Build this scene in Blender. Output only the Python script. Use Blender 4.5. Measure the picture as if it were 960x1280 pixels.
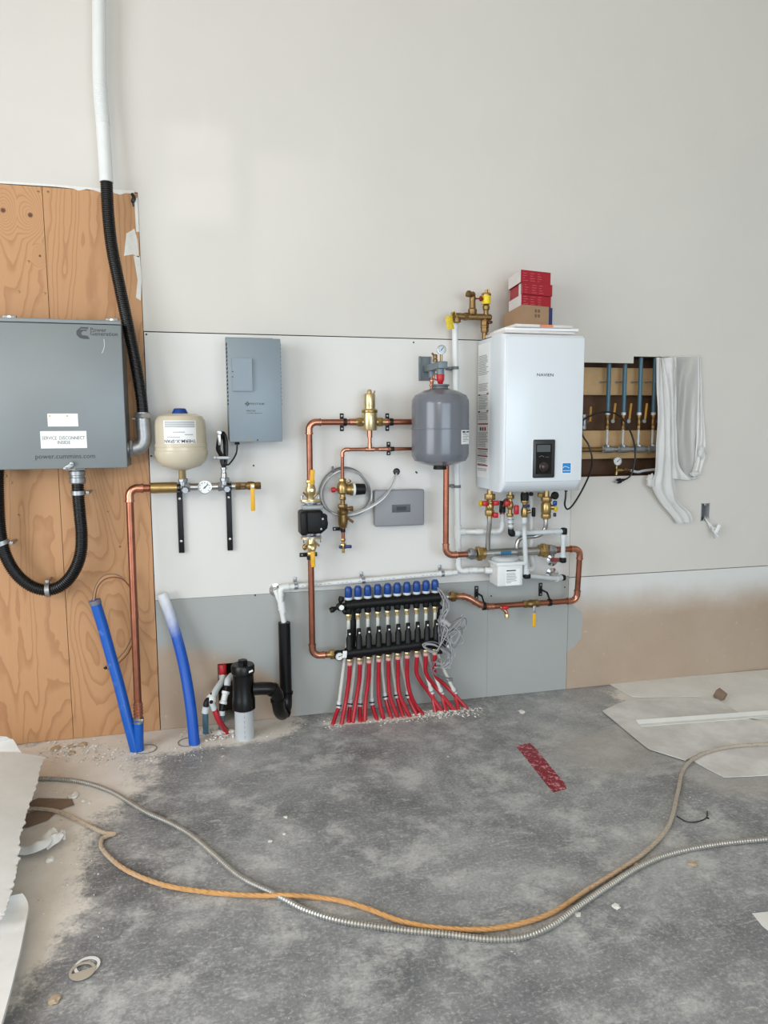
import bpy, bmesh, math, random
from mathutils import Vector, Matrix
random.seed(7)
for o in list(bpy.data.objects): bpy.data.objects.remove(o, do_unlink=True)
SC = bpy.context.scene
COL = SC.collection
V = Vector

# ------------------------------------------------------------------ camera
CF = 903.81
CR = V((0.9704893, -0.24109884, -0.00467523)); CU = V((0.03262408, 0.11206211, 0.99316552)); CD = V((0.23892714, 0.96400904, -0.11662071))
CP = V((0, -3.44859, 1.42352))
cd = bpy.data.cameras.new('camera'); cam = bpy.data.objects.new('camera', cd); COL.objects.link(cam)
cd.sensor_fit = 'VERTICAL'; cd.sensor_height = 24; cd.lens = CF * 24 / 1280; cd.clip_start = .02; cd.clip_end = 60
cam.matrix_world = Matrix(((CR.x, CU.x, -CD.x, CP.x), (CR.y, CU.y, -CD.y, CP.y), (CR.z, CU.z, -CD.z, CP.z), (0, 0, 0, 1)))
SC.camera = cam
# ------------------------------------------------------------------ world, light, exposure
wd = bpy.data.worlds.new('sky'); SC.world = wd; wd.use_nodes = True
wd.node_tree.nodes['Background'].inputs[0].default_value = (.75, .85, 1, 1); wd.node_tree.nodes['Background'].inputs[1].default_value = 1.0
SC.view_settings.view_transform = 'Standard'; SC.view_settings.look = 'None'; SC.view_settings.gamma = 1
SC.view_settings.use_curve_mapping = False
SC.view_settings.exposure = 0.0
def area(name, loc, tgt, sx, sy, power, col):
    l = bpy.data.lights.new(name, 'AREA'); l.shape = 'RECTANGLE'; l.size = sx; l.size_y = sy; l.energy = power * .62; l.color = col
    o = bpy.data.objects.new(name, l); COL.objects.link(o); o.location = loc
    o.rotation_euler = (V(tgt) - V(loc)).to_track_quat('-Z', 'Z').to_euler(); return o
# daylight through the big doorway on the left, the high window in it, and the doors behind the camera
area('daylight_side_door', (-3.15, -3.2, 1.75), (0, -3.2, 1.75), 2.5, 3.1, 245, (.92, .97, 1))
area('daylight_front_door', (1.6, -7.35, 1.45), (1.6, 0, 1.45), 4.2, 2.5, 265, (.72, .87, 1))
area('daylight_front_window', (-1.9, -7.35, 3.2), (-1.9, 0, 3.2), 1.6, .9, 120, (1, .93, .82))
# sunlight thrown back by something shiny outside, through a small transom added to shape it: the faint bright patch on the wall
sl_ = bpy.data.lights.new('reflected_sun', 'SPOT'); sl_.energy = 14000; sl_.spot_size = math.radians(.62); sl_.spot_blend = .05; sl_.shadow_soft_size = .35; sl_.color = (1, .95, .86)
so_ = bpy.data.objects.new('reflected_sun', sl_); COL.objects.link(so_); so_.location = (-6.6, -60, 3.8)
so_.rotation_euler = (V((.02, 0, 2.54)) - V((-6.6, -60, 3.8))).to_track_quat('-Z', 'Z').to_euler()

def W(px, py, off=0.0):            # point on the plane `off` metres in front of the back wall
    d = CR * ((px - 480) / CF) - CU * ((py - 640) / CF) + CD
    return CP + d * ((-off - CP.y) / d.y)
def Fl(px, py, z=0.0):             # point on the horizontal plane at height z
    d = CR * ((px - 480) / CF) - CU * ((py - 640) / CF) + CD
    return CP + d * ((z - CP.z) / d.z)
def mpp(p): return (V(p) - CP).dot(CD) / CF     # metres per photograph pixel at p

# ------------------------------------------------------------------ materials
def lin(c):
    return tuple(((x / 255) / 12.92 if x / 255 <= .04045 else ((x / 255 + .055) / 1.055) ** 2.4) for x in c) + (1,)
class NT:
    def __init__(s, name):
        s.m = bpy.data.materials.new(name); s.m.use_nodes = True; s.t = s.m.node_tree; s.b = s.t.nodes['Principled BSDF']
        s.tc = s.t.nodes.new('ShaderNodeTexCoord').outputs['Object']
    def n(s, k, **a):
        x = s.t.nodes.new('ShaderNode' + k)
        for q, v in a.items(): setattr(x, q, v)
        return x
    def put(s, sock, v):
        if hasattr(v, 'links'): s.t.links.new(v, sock)
        elif v is not None: sock.default_value = v
    def math(s, op, a, b=None, c=None, clamp=False):
        x = s.n('Math', operation=op, use_clamp=clamp); s.put(x.inputs[0], a); s.put(x.inputs[1], b)
        if c is not None: s.put(x.inputs[2], c)
        return x.outputs[0]
    def mapv(s, loc=(0, 0, 0), sc=(1, 1, 1), rot=(0, 0, 0)):
        x = s.n('Mapping'); s.put(x.inputs[0], s.tc); x.inputs['Location'].default_value = loc; x.inputs['Scale'].default_value = sc; x.inputs['Rotation'].default_value = rot
        return x.outputs[0]
    def noise(s, scale, detail=3, rough=.55, vec=None, dist=0):
        x = s.n('TexNoise'); s.put(x.inputs['Vector'], vec or s.tc); x.inputs['Scale'].default_value = scale; x.inputs['Detail'].default_value = detail
        x.inputs['Roughness'].default_value = rough; x.inputs['Distortion'].default_value = dist; return x.outputs[0]
    def ramp(s, v, stops):
        x = s.n('ValToRGB'); s.put(x.inputs[0], v); e = x.color_ramp.elements
        while len(e) < len(stops): e.new(.5)
        for i, (p, c) in enumerate(stops): e[i].position = p; e[i].color = c if len(c) == 4 else lin(c)
        return x.outputs[0]
    def sm(s, v, a, b):           # smoothstep 0..1 between a and b
        x = s.n('MapRange', interpolation_type='SMOOTHSTEP'); s.put(x.inputs[0], v); x.inputs[1].default_value = a; x.inputs[2].default_value = b; return x.outputs[0]
    def mix(s, f, a, b):
        x = s.n('Mix', data_type='RGBA'); s.put(x.inputs[0], f)
        s.put(x.inputs[6], lin(a) if isinstance(a, tuple) else a); s.put(x.inputs[7], lin(b) if isinstance(b, tuple) else b); return x.outputs[2]
    def blobs(s, L, axes=(1, 0, 1)):   # highest value of 1-|(p-c)/r| over ellipses
        out = None
        for c, r in L:
            a = s.n('VectorMath', operation='SUBTRACT'); s.put(a.inputs[0], s.tc); a.inputs[1].default_value = c
            d = s.n('VectorMath', operation='MULTIPLY'); s.put(d.inputs[0], a.outputs[0]); d.inputs[1].default_value = [axes[i] / r[i] if r[i] else 0 for i in range(3)]
            l = s.n('VectorMath', operation='LENGTH'); s.put(l.inputs[0], d.outputs[0])
            v = s.math('SUBTRACT', 1.0, l.outputs['Value'])
            out = v if out is None else s.math('MAXIMUM', out, v)
        return out
    def bump(s, h, st=.2, dist=.005):
        x = s.n('Bump'); x.inputs['Strength'].default_value = st; x.inputs['Distance'].default_value = dist; s.put(x.inputs['Height'], h); s.put(s.b.inputs['Normal'], x.outputs[0])
    def fin(s, col=None, rough=.5, metal=0):
        s.put(s.b.inputs['Base Color'], col); s.put(s.b.inputs['Roughness'], rough); s.b.inputs['Metallic'].default_value = metal; return s.m
def mk(name, c, rough=.5, metal=0, var=.07, sc=12, bump=0, bsc=60, spec=None):
    n = NT(name); a = tuple(min(255, x * (1 - var)) for x in c); b = tuple(min(255, x * (1 + var)) for x in c)
    col = n.mix(n.noise(sc, 4), a, b)
    if bump: n.bump(n.noise(bsc, 3), bump, .003)
    if spec is not None: n.b.inputs['Specular IOR Level'].default_value = spec
    return n.fin(col, rough, metal)

copper = mk('copper', (146, 92, 72), .34, .88, .25, 14)
copper_new = mk('copper_fitting', (186, 128, 104), .26, .92, .18, 25)
brass = mk('brass', (166, 140, 92), .32, .9, .14, 40)
brass_old = mk('brass_dull', (132, 106, 68), .4, .85, .2, 50)
brass_pale = mk('brass_pale', (202, 184, 142), .3, .85, .1, 40)
steel = mk('stainless_steel', (176, 176, 174), .28, .95, .1, 30)
galv = mk('galvanised_steel', (158, 160, 162), .42, .8, .14, 60)
cast = mk('cast_metal', (150, 152, 155), .4, .85, .15, 60)
chrome = mk('chrome', (215, 215, 215), .12, 1, .03)
blackp = mk('black_plastic', (10, 10, 11), .48, 0, .15, 20, spec=.3)
blackr = mk('black_rubber', (14, 14, 15), .38, 0, .15, 30)
blackm = mk('black_painted_metal', (10, 10, 11), .45, 0, .2, 30, spec=.35)
abs_black = mk('black_drain_plastic', (9, 9, 10), .32, 0, .1, 20, spec=.35)
white_pvc = mk('white_pvc', (218, 220, 219), .35, 0, .03, 10)
grey_pvc = mk('grey_pvc', (186, 190, 193), .4, 0, .05, 12)
pale_pipe = mk('pale_grey_pipe', (196, 202, 204), .35, 0, .05, 20)
blue_pipe = None
red_pex = mk('red_tube', (168, 26, 42), .35, 0, .12, 30)
red_pl = mk('red_plastic', (176, 24, 34), .35, 0, .1, 30)
blue_pl = mk('blue_plastic', (12, 62, 134), .35, 0, .12, 30)
navy_pl = mk('navy_plastic', (30, 44, 96), .4)
blue_pex = mk('slate_blue_tube', (72, 110, 128), .4, 0, .1, 20)
yellow = mk('yellow_vinyl', (222, 168, 20), .4, 0, .1, 40)
yellow_tag = mk('yellow_tag', (196, 172, 20), .5, 0, .2, 90)
yel2 = mk('yellow_label', (226, 200, 30), .4, 0, .12, 80)
cab_grey = mk('grey_enamel', (124, 130, 132), .42, .15, .04, 3)
cab_dark = mk('grey_enamel_edge', (104, 110, 112), .45, .15, .04, 3)
pan_grey = mk('blue_grey_enamel', (126, 138, 146), .42, .1, .04, 3)
box_grey = mk('warm_grey_plastic', (136, 137, 142), .45, 0, .03, 3)
tank_grey = mk('tank_grey_enamel', (106, 109, 117), .2, 0, .05, 6)
tank_beige = mk('tank_beige_enamel', (200, 190, 168), .25, 0, .03, 5)
brk_grey = mk('bracket_grey', (112, 122, 128), .45, .2, .08, 30)
paper = mk('paper_label', (232, 233, 232), .6, 0, .02)
ink = mk('dark_ink', (52, 56, 60), .6)
ink_l = mk('grey_ink', (150, 152, 154), .6)
ink_m = mk('mid_grey_ink', (112, 114, 118), .6)
ink_r = mk('red_ink', (150, 40, 48), .6)
logo_k = mk('logo_dark', (56, 60, 62), .5)
boiler_w = mk('boiler_white_enamel', (217, 223, 228), .24, 0, .012, 2)
screen = mk('dark_screen', (34, 36, 38), .15)
lcd = mk('lcd_glass', (84, 88, 90), .15)
dialw = mk('dial_white', (226, 228, 226), .35)
energy = mk('sticker_blue', (22, 128, 196), .4)
cardb = mk('cardboard', (158, 128, 100), .8, 0, .05, 20)
red_box = mk('red_card', (156, 14, 34), .45, 0, .05, 10)
white_card = mk('white_card', (214, 208, 206), .6, 0, .04, 30)
orange_ink = mk('orange_print', (214, 132, 92), .5)
cable_grey = mk('grey_cable', (158, 158, 160), .5, 0, .1, 60)
cable_dark = mk('slate_cable', (110, 112, 116), .5, 0, .15, 60)
chip_w = mk('gypsum_chip', (222, 220, 214), .9, 0, .06, 60)
chip_t = mk('tan_scrap', (176, 156, 132), .9, 0, .15, 60)
brown_p = mk('brown_paper', (128, 108, 92), .85, 0, .12, 20)
alu = mk('armour_aluminium', (176, 174, 168), .38, .7, .1, 40)
dust = mk('gypsum_dust', (206, 198, 186), .95, 0, .12, 80, .3, 150)
wood_lt = mk('blocking_board', (190, 156, 112), .7, 0, .08, 18)
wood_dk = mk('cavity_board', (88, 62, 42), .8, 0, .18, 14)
osb = mk('sheathing', (70, 52, 38), .9, 0, .2, 10)
room_w = mk('room_paint', (214, 212, 206), .85, 0, .02, 2)
clear_w = mk('translucent_tube', (206, 208, 200), .3, 0, .05, 30)
pinkish = mk('pale_pink_ring', (206, 160, 152), .4)

def plywood_mat(name, off, knots):
    n = NT(name)
    v = n.mapv(off, (2.6, 1, .42))
    f = n.noise(1.5, 1.5, .42, v, .5)
    w = n.noise(9, 2, .5, n.mapv(off, (1.6, 1, .8)))
    if knots:
        kb = n.blobs([((x, 0, z), (r * 5.5, 0, r * 9)) for x, z, r in knots]); kb = n.math('MAXIMUM', kb, 0)
        f = n.math('ADD', f, n.math('MULTIPLY', n.math('POWER', kb, 1.6), .34))
    g = n.math('FRACT', n.math('ADD', n.math('MULTIPLY', f, 25), n.math('MULTIPLY', w, 1.1)))
    line = n.math('MULTIPLY', n.sm(g, .55, .93), n.math('SUBTRACT', 1, n.sm(g, .95, 1.0)))
    fib = n.noise(60, 3, .6, n.mapv(off, (3, 1, .06)))
    base = n.mix(n.noise(1.1, 2), (196, 152, 110), (182, 136, 94))
    base = n.mix(n.math('MULTIPLY', fib, .3), base, (170, 112, 68))
    col = n.mix(n.math('MULTIPLY', line, .42), base, (146, 94, 54))
    if knots:
        kc = n.blobs([((x, 0, z), (r, 0, r)) for x, z, r in knots])
        col = n.mix(n.sm(kc, 0, .6), col, (92, 56, 34))
    n.bump(line, .12, .001)
    return n.fin(col, .62)
def drywall_mat(name, c, c2):
    n = NT(name)
    a = n.sm(n.noise(1.3, 3), .35, .68)
    sm = n.noise(9, 3, .6, n.mapv((0, 0, 0), (1, 1, .35)))
    col = n.mix(n.math('MULTIPLY', a, .7), c, c2)
    col = n.mix(n.math('MULTIPLY', n.sm(sm, .55, .85), .1), col, (232, 229, 222))
    n.bump(n.noise(110, 2), .05, .001)
    return n.fin(col, .62)
dry_up = drywall_mat('primed_drywall', (208, 204, 197), (204, 200, 194))
dry_mid = drywall_mat('white_board', (217, 215, 211), (212, 211, 208))
def lower_mat(name, kind):
    n = NT(name); nz = n.noise(5, 5, .6); big = n.noise(2, 3)
    grey = n.mix(big, (156, 159, 157), (167, 169, 166))
    tan = n.mix(n.noise(3, 5, .65), (164, 142, 122), (184, 166, 148))
    tan = n.mix(n.math('MULTIPLY', n.sm(n.noise(26, 4, .7), .6, .78), .45), tan, (222, 214, 202))
    sx = n.n('SeparateXYZ'); n.put(sx.inputs[0], n.tc)
    if kind == 'left':
        m = n.math('ADD', n.blobs([((-.26, 0, .0), (.6, 0, .42)), ((.1, 0, .0), (.3, 0, .3))]), n.math('MULTIPLY', n.math('SUBTRACT', nz, .5), .25))
        col = n.mix(n.sm(m, -.06, .14), grey, tan)
    elif kind == 'mid':
        col = grey
    else:
        h = n.math('ADD', sx.outputs[2], n.math('MULTIPLY', n.math('SUBTRACT', nz, .5), .12))
        col = n.mix(n.sm(h, .36, .60), tan, (212, 212, 210))
        wob = n.math('MULTIPLY', n.math('SUBTRACT', n.noise(9, 4), .5), .06); X_, Z_ = sx.outputs[0], sx.outputs[2]
        e1 = n.math('SUBTRACT', 1.958, X_); e2 = n.math('SUBTRACT', n.math('SUBTRACT', Z_, .2), n.math('MULTIPLY', n.math('SUBTRACT', X_, 1.87), .9)); e3 = n.math('SUBTRACT', n.math('SUBTRACT', .5, Z_), n.math('MULTIPLY', n.math('SUBTRACT', X_, 1.87), .9))
        m = n.math('ADD', n.math('MINIMUM', e1, n.math('MINIMUM', e2, e3)), wob)
        col = n.mix(n.sm(m, -.002, .004), col, grey)
    n.bump(n.noise(90, 2), .06, .001)
    return n.fin(col, .55)
def concrete_mat():
    n = NT('concrete')
    a = n.noise(1.7, 7, .68, dist=.5); b = n.noise(5.0, 9, .76, dist=.2); c = n.noise(95, 5, .72)
    base = n.ramp(a, [(.34, (98, 100, 104)), (.5, (134, 136, 139)), (.66, (164, 165, 167))])
    base = n.mix(n.math('MULTIPLY', n.sm(b, .46, .66), .7), base, (200, 200, 199))
    base = n.mix(n.math('MULTIPLY', n.sm(b, .46, .28), .5), base, (92, 94, 99))
    base = n.mix(n.math('MULTIPLY', n.sm(c, .5, .7), .5), base, (212, 212, 211))
    base = n.mix(n.math('MULTIPLY', n.sm(c, .48, .3), .45), base, (86, 88, 92))
    for rz, sc in ((.5, (6, 22, 1)), (-.7, (7, 26, 1)), (1.4, (6, 20, 1))):
        s1 = n.noise(2.6, 4, .65, n.mapv((rz, 0, 0), sc, (0, 0, rz)), .8)
        base = n.mix(n.math('MULTIPLY', n.sm(s1, .6, .72), .4), base, (214, 213, 210))
    # smoother pale patch on the right, dusty zones on the left and along the wall
    nz = n.math('ADD', n.math('MULTIPLY', n.math('SUBTRACT', n.noise(5, 8, .8), .5), 1.1), n.math('MULTIPLY', n.math('SUBTRACT', n.noise(70, 3, .7), .5), .35))
    p1 = n.math('ADD', n.blobs([((1.72, -.72, 0), (.42, .32, 0)), ((2.2, -1.1, 0), (.5, .2, 0))], (1, 1, 0)), nz)
    base = n.mix(n.math('MULTIPLY', n.sm(p1, .0, .6), .55), base, (178, 174, 168))
    L = [((-.75, -.45, 0), (.55, .55, 0)), ((-.7, -1.2, 0), (.33, .75, 0)), ((-.2, -.05, 0), (.7, .26, 0)), ((.1, -.1, 0), (.35, .17, 0)), ((.85, -.13, 0), (.36, .05, 0)), ((-1.2, -1, 0), (.7, 1.2, 0)), ((2.5, -.3, 0), (.5, .5, 0))]
    d = n.math('ADD', n.blobs(L, (1, 1, 0)), nz)
    dc = n.mix(n.noise(14, 5, .7), (214, 205, 194), (238, 234, 228))
    base = n.mix(n.math('MULTIPLY', n.sm(d, .0, .26), .92), base, dc)
    n.bump(n.math('ADD', n.math('MULTIPLY', b, .6), n.math('MULTIPLY', c, .4)), .18, .004)
    r = n.math('ADD', .5, n.math('MULTIPLY', n.sm(d, 0, .3), .4))
    return n.fin(base, r)
def blue_mat():
    n = NT('blue_water_pipe'); f = n.noise(9, 4, .6)
    col = n.mix(f, (0, 76, 168), (8, 94, 188)); col = n.mix(n.math('MULTIPLY', n.sm(n.noise(22, 4), .58, .75), .5), col, (110, 140, 200))
    return n.fin(col, .38)
blue_pipe = blue_mat()
def blue_dusty():
    n = NT('blue_pipe_dusty_top'); sx = n.n('SeparateXYZ'); n.put(sx.inputs[0], n.tc)
    h = n.math('ADD', sx.outputs[2], n.math('MULTIPLY', n.math('SUBTRACT', n.noise(20, 3), .5), .12))
    return n.fin(n.mix(n.sm(h, .43, .66), (4, 80, 178), (224, 228, 234)), .45)
def rope_mat():
    n = NT('tan_rope'); sx = n.n('SeparateXYZ'); n.put(sx.inputs[0], n.tc)
    h = n.math('ADD', sx.outputs[0], n.math('MULTIPLY', n.math('SUBTRACT', n.noise(6, 3), .5), .4))
    c = n.mix(n.sm(h, -1.35, -1.0), (188, 172, 152), (198, 148, 92)); c = n.mix(n.sm(h, -.2, .75), c, (176, 166, 152))
    c = n.mix(n.math('MULTIPLY', n.sm(n.noise(60, 3), .5, .75), .5), c, (150, 108, 64))
    return n.fin(c, .7)
def sheet_mat(name, c1, c2, rough):
    n = NT(name); return n.fin(n.mix(n.sm(n.noise(4, 5, .65), .35, .7), c1, c2), rough)
board_w = sheet_mat('gypsum_board_face', (214, 213, 210), (226, 226, 224), .8)
paper_w = sheet_mat('floor_paper_white', (220, 219, 216), (230, 230, 228), .7)
paper_g = sheet_mat('floor_paper_grey', (200, 198, 196), (228, 227, 225), .65)
def tape_mat():
    n = NT('red_tape'); f = n.sm(n.noise(34, 5, .8), .53, .57)
    return n.fin(n.mix(f, (132, 6, 28), (206, 140, 150)), .35)
def film_mat(name, clear):
    n = NT(name); n.b.inputs['Transmission Weight'].default_value = 0
    t = n.t; tr = n.n('BsdfTransparent'); tl = n.n('BsdfTranslucent'); tl.inputs[0].default_value = (.9, .9, .89, 1)
    df = n.b; df.inputs['Base Color'].default_value = lin((238, 238, 236)); df.inputs['Roughness'].default_value = .28
    a = n.n('MixShader'); a.inputs[0].default_value = .3; t.links.new(df.outputs[0], a.inputs[1]); t.links.new(tl.outputs[0], a.inputs[2])
    b = n.n('MixShader'); b.inputs[0].default_value = clear; t.links.new(a.outputs[0], b.inputs[1]); t.links.new(tr.outputs[0], b.inputs[2])
    t.links.new(b.outputs[0], t.nodes['Material Output'].inputs[0]); n.bump(n.noise(30, 4), .3, .01); return n.m
film = film_mat('plastic_film', .1); film_thin = film_mat('plastic_film_thin', .55)

# ------------------------------------------------------------------ mesh builders
def basis(n):
    n = V(n).normalized(); a = V((0, 0, 1)) if abs(n.z) < .9 else V((1, 0, 0))
    u = a.cross(n).normalized(); return u, n.cross(u)
def spline(pts, k=8, closed=False):
    P = [V(p) for p in pts]; out = []; N = len(P)
    for i in range(N if closed else N - 1):
        g = lambda j: P[j % N] if closed else P[max(0, min(N - 1, j))]
        a, b, c, d = g(i - 1), g(i), g(i + 1), g(i + 2)
        for s in range(k):
            t = s / k
            out.append(.5 * ((2 * b) + (c - a) * t + (2 * a - 5 * b + 4 * c - d) * t * t + (3 * b - a - 3 * c + d) * t ** 3))
    if not closed: out.append(P[-1])
    return out
def resample(pts, step):
    out = [pts[0].copy()]; acc = 0
    for a, b in zip(pts, pts[1:]):
        L = (b - a).length
        if L < 1e-9: continue
        t = step - acc
        while t <= L: out.append(a.lerp(b, t / L)); t += step
        acc = L - (t - step)
    return out
def arc(a, b, c, R, k=8):       # rounded corner b between a and c: list of points
    u = (a - b).normalized(); w = (c - b).normalized(); h = math.acos(max(-1, min(1, u.dot(w)))) / 2
    if h > 1.55: return [b]
    d = R / math.tan(h); m = (u + w).normalized(); O = b + m * (R / math.sin(h)); p = b + u * d - O; q = b + w * d - O
    ang = math.pi - 2 * h; ax = p.cross(q).normalized()
    return [O + Matrix.Rotation(ang * i / k, 3, ax) @ p for i in range(k + 1)]
class MB:
    def __init__(s): s.bm = bmesh.new()
    def faces(s, vs, fs):
        bv = [s.bm.verts.new(v) for v in vs]
        for f in fs:
            try: s.bm.faces.new([bv[i] for i in f])
            except ValueError: pass
        return s
    def box(s, c, d, bev=0, rot=None, seg=2):
        M = Matrix.Translation(V(c)) @ (rot.to_4x4() if rot else Matrix()) @ Matrix.Diagonal((d[0], d[1], d[2], 1))
        r = bmesh.ops.create_cube(s.bm, size=1, matrix=M)
        if bev:
            es = list({e for v in r['verts'] for e in v.link_edges})
            bmesh.ops.bevel(s.bm, geom=es, offset=bev, segments=seg, affect='EDGES', profile=.5, clamp_overlap=True)
        return s
    def bx(s, x0, x1, o0, o1, z0, z1, bev=0, seg=2):     # o = distance in front of the wall
        return s.box(((x0 + x1) / 2, -(o0 + o1) / 2, (z0 + z1) / 2), (abs(x1 - x0), abs(o1 - o0), abs(z1 - z0)), bev, None, seg)
    def tube(s, pts, r, seg=12, caps=True, closed=False):
        P = [V(p) for p in pts]; n = len(P); rr = r if isinstance(r, (list, tuple)) else [r] * n
        T = []
        for i in range(n):
            a = P[(i - 1) % n] if closed or i else P[0]; b = P[(i + 1) % n] if closed or i < n - 1 else P[-1]
            t = b - a; T.append(t.normalized() if t.length > 1e-9 else V((0, 0, 1)))
        u, w = basis(T[0]); vs = []
        for i in range(n):
            if i:
                u = (u - T[i] * u.dot(T[i]))
                u = u.normalized() if u.length > 1e-6 else basis(T[i])[0]
            w = T[i].cross(u)
            for k in range(seg):
                a = 2 * math.pi * k / seg; vs.append(P[i] + (u * math.cos(a) + w * math.sin(a)) * rr[i])
        fs = []
        for i in range(n if closed else n - 1):
            j = (i + 1) % n
            for k in range(seg): fs.append((i * seg + k, i * seg + (k + 1) % seg, j * seg + (k + 1) % seg, j * seg + k))
        if caps and not closed: fs += [tuple(range(seg - 1, -1, -1)), tuple(range((n - 1) * seg, n * seg))]
        return s.faces(vs, fs)
    def cyl(s, a, b, r, seg=14, r2=None): return s.tube([a, b], [r, r if r2 is None else r2], seg)
    def lathe(s, prof, o, ax=(0, 0, 1), seg=24):
        u, w = basis(ax); ax = V(ax).normalized(); o = V(o); vs = []; fs = []; rows = []
        for r, h in prof:
            if r < 1e-6: rows.append([len(vs)]); vs.append(o + ax * h)
            else:
                rows.append(list(range(len(vs), len(vs) + seg)))
                for k in range(seg):
                    a = 2 * math.pi * k / seg; vs.append(o + ax * h + (u * math.cos(a) + w * math.sin(a)) * r)
        for A, B in zip(rows, rows[1:]):
            for k in range(seg):
                q = (k + 1) % seg
                if len(A) == 1 and len(B) > 1: fs.append((A[0], B[k], B[q]))
                elif len(B) == 1 and len(A) > 1: fs.append((A[k], A[q], B[0]))
                elif len(A) > 1: fs.append((A[k], A[q], B[q], B[k]))
        if prof[0] != prof[-1]:
            if len(rows[0]) > 1: fs.append(tuple(reversed(rows[0])))
            if len(rows[-1]) > 1: fs.append(tuple(rows[-1]))
        return s.faces(vs, fs)
    def prism(s, poly, o, ux, uy, t):
        o, ux, uy = V(o), V(ux), V(uy); n = ux.cross(uy).normalized(); N = len(poly)
        vs = [o + ux * a + uy * b for a, b in poly]; vs += [v + n * t for v in vs]
        return s.faces(vs, [tuple(reversed(range(N))), tuple(range(N, 2 * N))] + [(i, (i + 1) % N, N + (i + 1) % N, N + i) for i in range(N)])
    def sheet(s, fn, nu, nv, t):   # solid sheet from fn(u,v) -> point, thickness t
        g = [[V(fn(i / nu, j / nv)) for j in range(nv + 1)] for i in range(nu + 1)]
        nn = lambda i, j: (g[min(nu, i + 1)][j] - g[max(0, i - 1)][j]).cross(g[i][min(nv, j + 1)] - g[i][max(0, j - 1)]).normalized()
        vs = [g[i][j] for i in range(nu + 1) for j in range(nv + 1)]; K = len(vs)
        vs += [g[i][j] - nn(i, j) * t for i in range(nu + 1) for j in range(nv + 1)]
        I = lambda i, j: i * (nv + 1) + j; fs = []
        for i in range(nu):
            for j in range(nv):
                q = (I(i, j), I(i + 1, j), I(i + 1, j + 1), I(i, j + 1)); fs += [q, tuple(K + x for x in reversed(q))]
        ring = [I(i, 0) for i in range(nu)] + [I(nu, j) for j in range(nv)] + [I(i, nv) for i in range(nu, 0, -1)] + [I(0, j) for j in range(nv, 0, -1)]
        for a, b in zip(ring, ring[1:] + ring[:1]): fs.append((b, a, K + a, K + b))
        return s.faces(vs, fs)
    def ball(s, c, r, sc=(1, 1, 1), sub=2):
        bmesh.ops.create_icosphere(s.bm, subdivisions=sub, radius=r, matrix=Matrix.Translation(V(c)) @ Matrix.Diagonal((*sc, 1))); return s
    def build(s, name, mat, parent=None, ang=35, keep=False):
        bmesh.ops.recalc_face_normals(s.bm, faces=s.bm.faces)
        me = bpy.data.meshes.new(name); s.bm.to_mesh(me); s.bm.free(); me.materials.append(mat)
        o = bpy.data.objects.new(name, me); COL.objects.link(o)
        for p in me.polygons: p.use_smooth = True
        me.set_sharp_from_angle(angle=math.radians(ang))
        if parent:
            off = V((0, 0, 0)); q = parent
            while q: off += q.location; q = q.parent
            me.transform(Matrix.Translation(-off)); o.parent = parent
        elif not keep:
            X = [v.co for v in me.vertices]; lo = V([min(c[i] for c in X) for i in range(3)]); hi = V([max(c[i] for c in X) for i in range(3)])
            c = V(((lo.x + hi.x) / 2, (lo.y + hi.y) / 2, lo.z)); me.transform(Matrix.Translation(-c)); o.location = c
        return o
def tag(o, label=None, cat=None, group=None, kind=None):
    for k, v in (('label', label), ('category', cat), ('group', group), ('kind', kind)):
        if v: o[k] = v
    return o
def thing(name, label, cat, loc=(0, 0, 0), group=None):
    o = bpy.data.objects.new(name, None); COL.objects.link(o); o.location = loc; o.empty_display_size = .05
    return tag(o, label, cat, group)
def text(parent, s, width, c, ux, uy, mat, name='lettering', off=0.0, height=None, wrap=None, lift=.0008):
    cu = bpy.data.curves.new('t', 'FONT'); cu.body = s; cu.align_x = 'CENTER'; cu.align_y = 'CENTER'; cu.offset = off; cu.resolution_u = 2
    to = bpy.data.objects.new('t', cu); me = bpy.data.meshes.new_from_object(to); bpy.data.objects.remove(to); bpy.data.curves.remove(cu)
    xs = [v.co.x for v in me.vertices]; ys = [v.co.y for v in me.vertices]; cx, cy = (min(xs) + max(xs)) / 2, (min(ys) + max(ys)) / 2
    k = width / (max(xs) - min(xs)); ky = height / (max(ys) - min(ys)) if height else k
    ux, uy, c = V(ux).normalized(), V(uy).normalized(), V(c); n = ux.cross(uy)
    m = MB()
    f = wrap or (lambda a, b: c + ux * a + uy * b + n * lift)
    vs = [f((v.co.x - cx) * k, (v.co.y - cy) * ky) for v in me.vertices]
    m.faces(vs, [tuple(p.vertices) for p in me.polygons]); me_name = m.build(name, mat, parent); bpy.data.meshes.remove(me); return me_name
X, Y, Z = V((1, 0, 0)), V((0, 1, 0)), V((0, 0, 1)); OUT = V((0, -1, 0))
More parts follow.
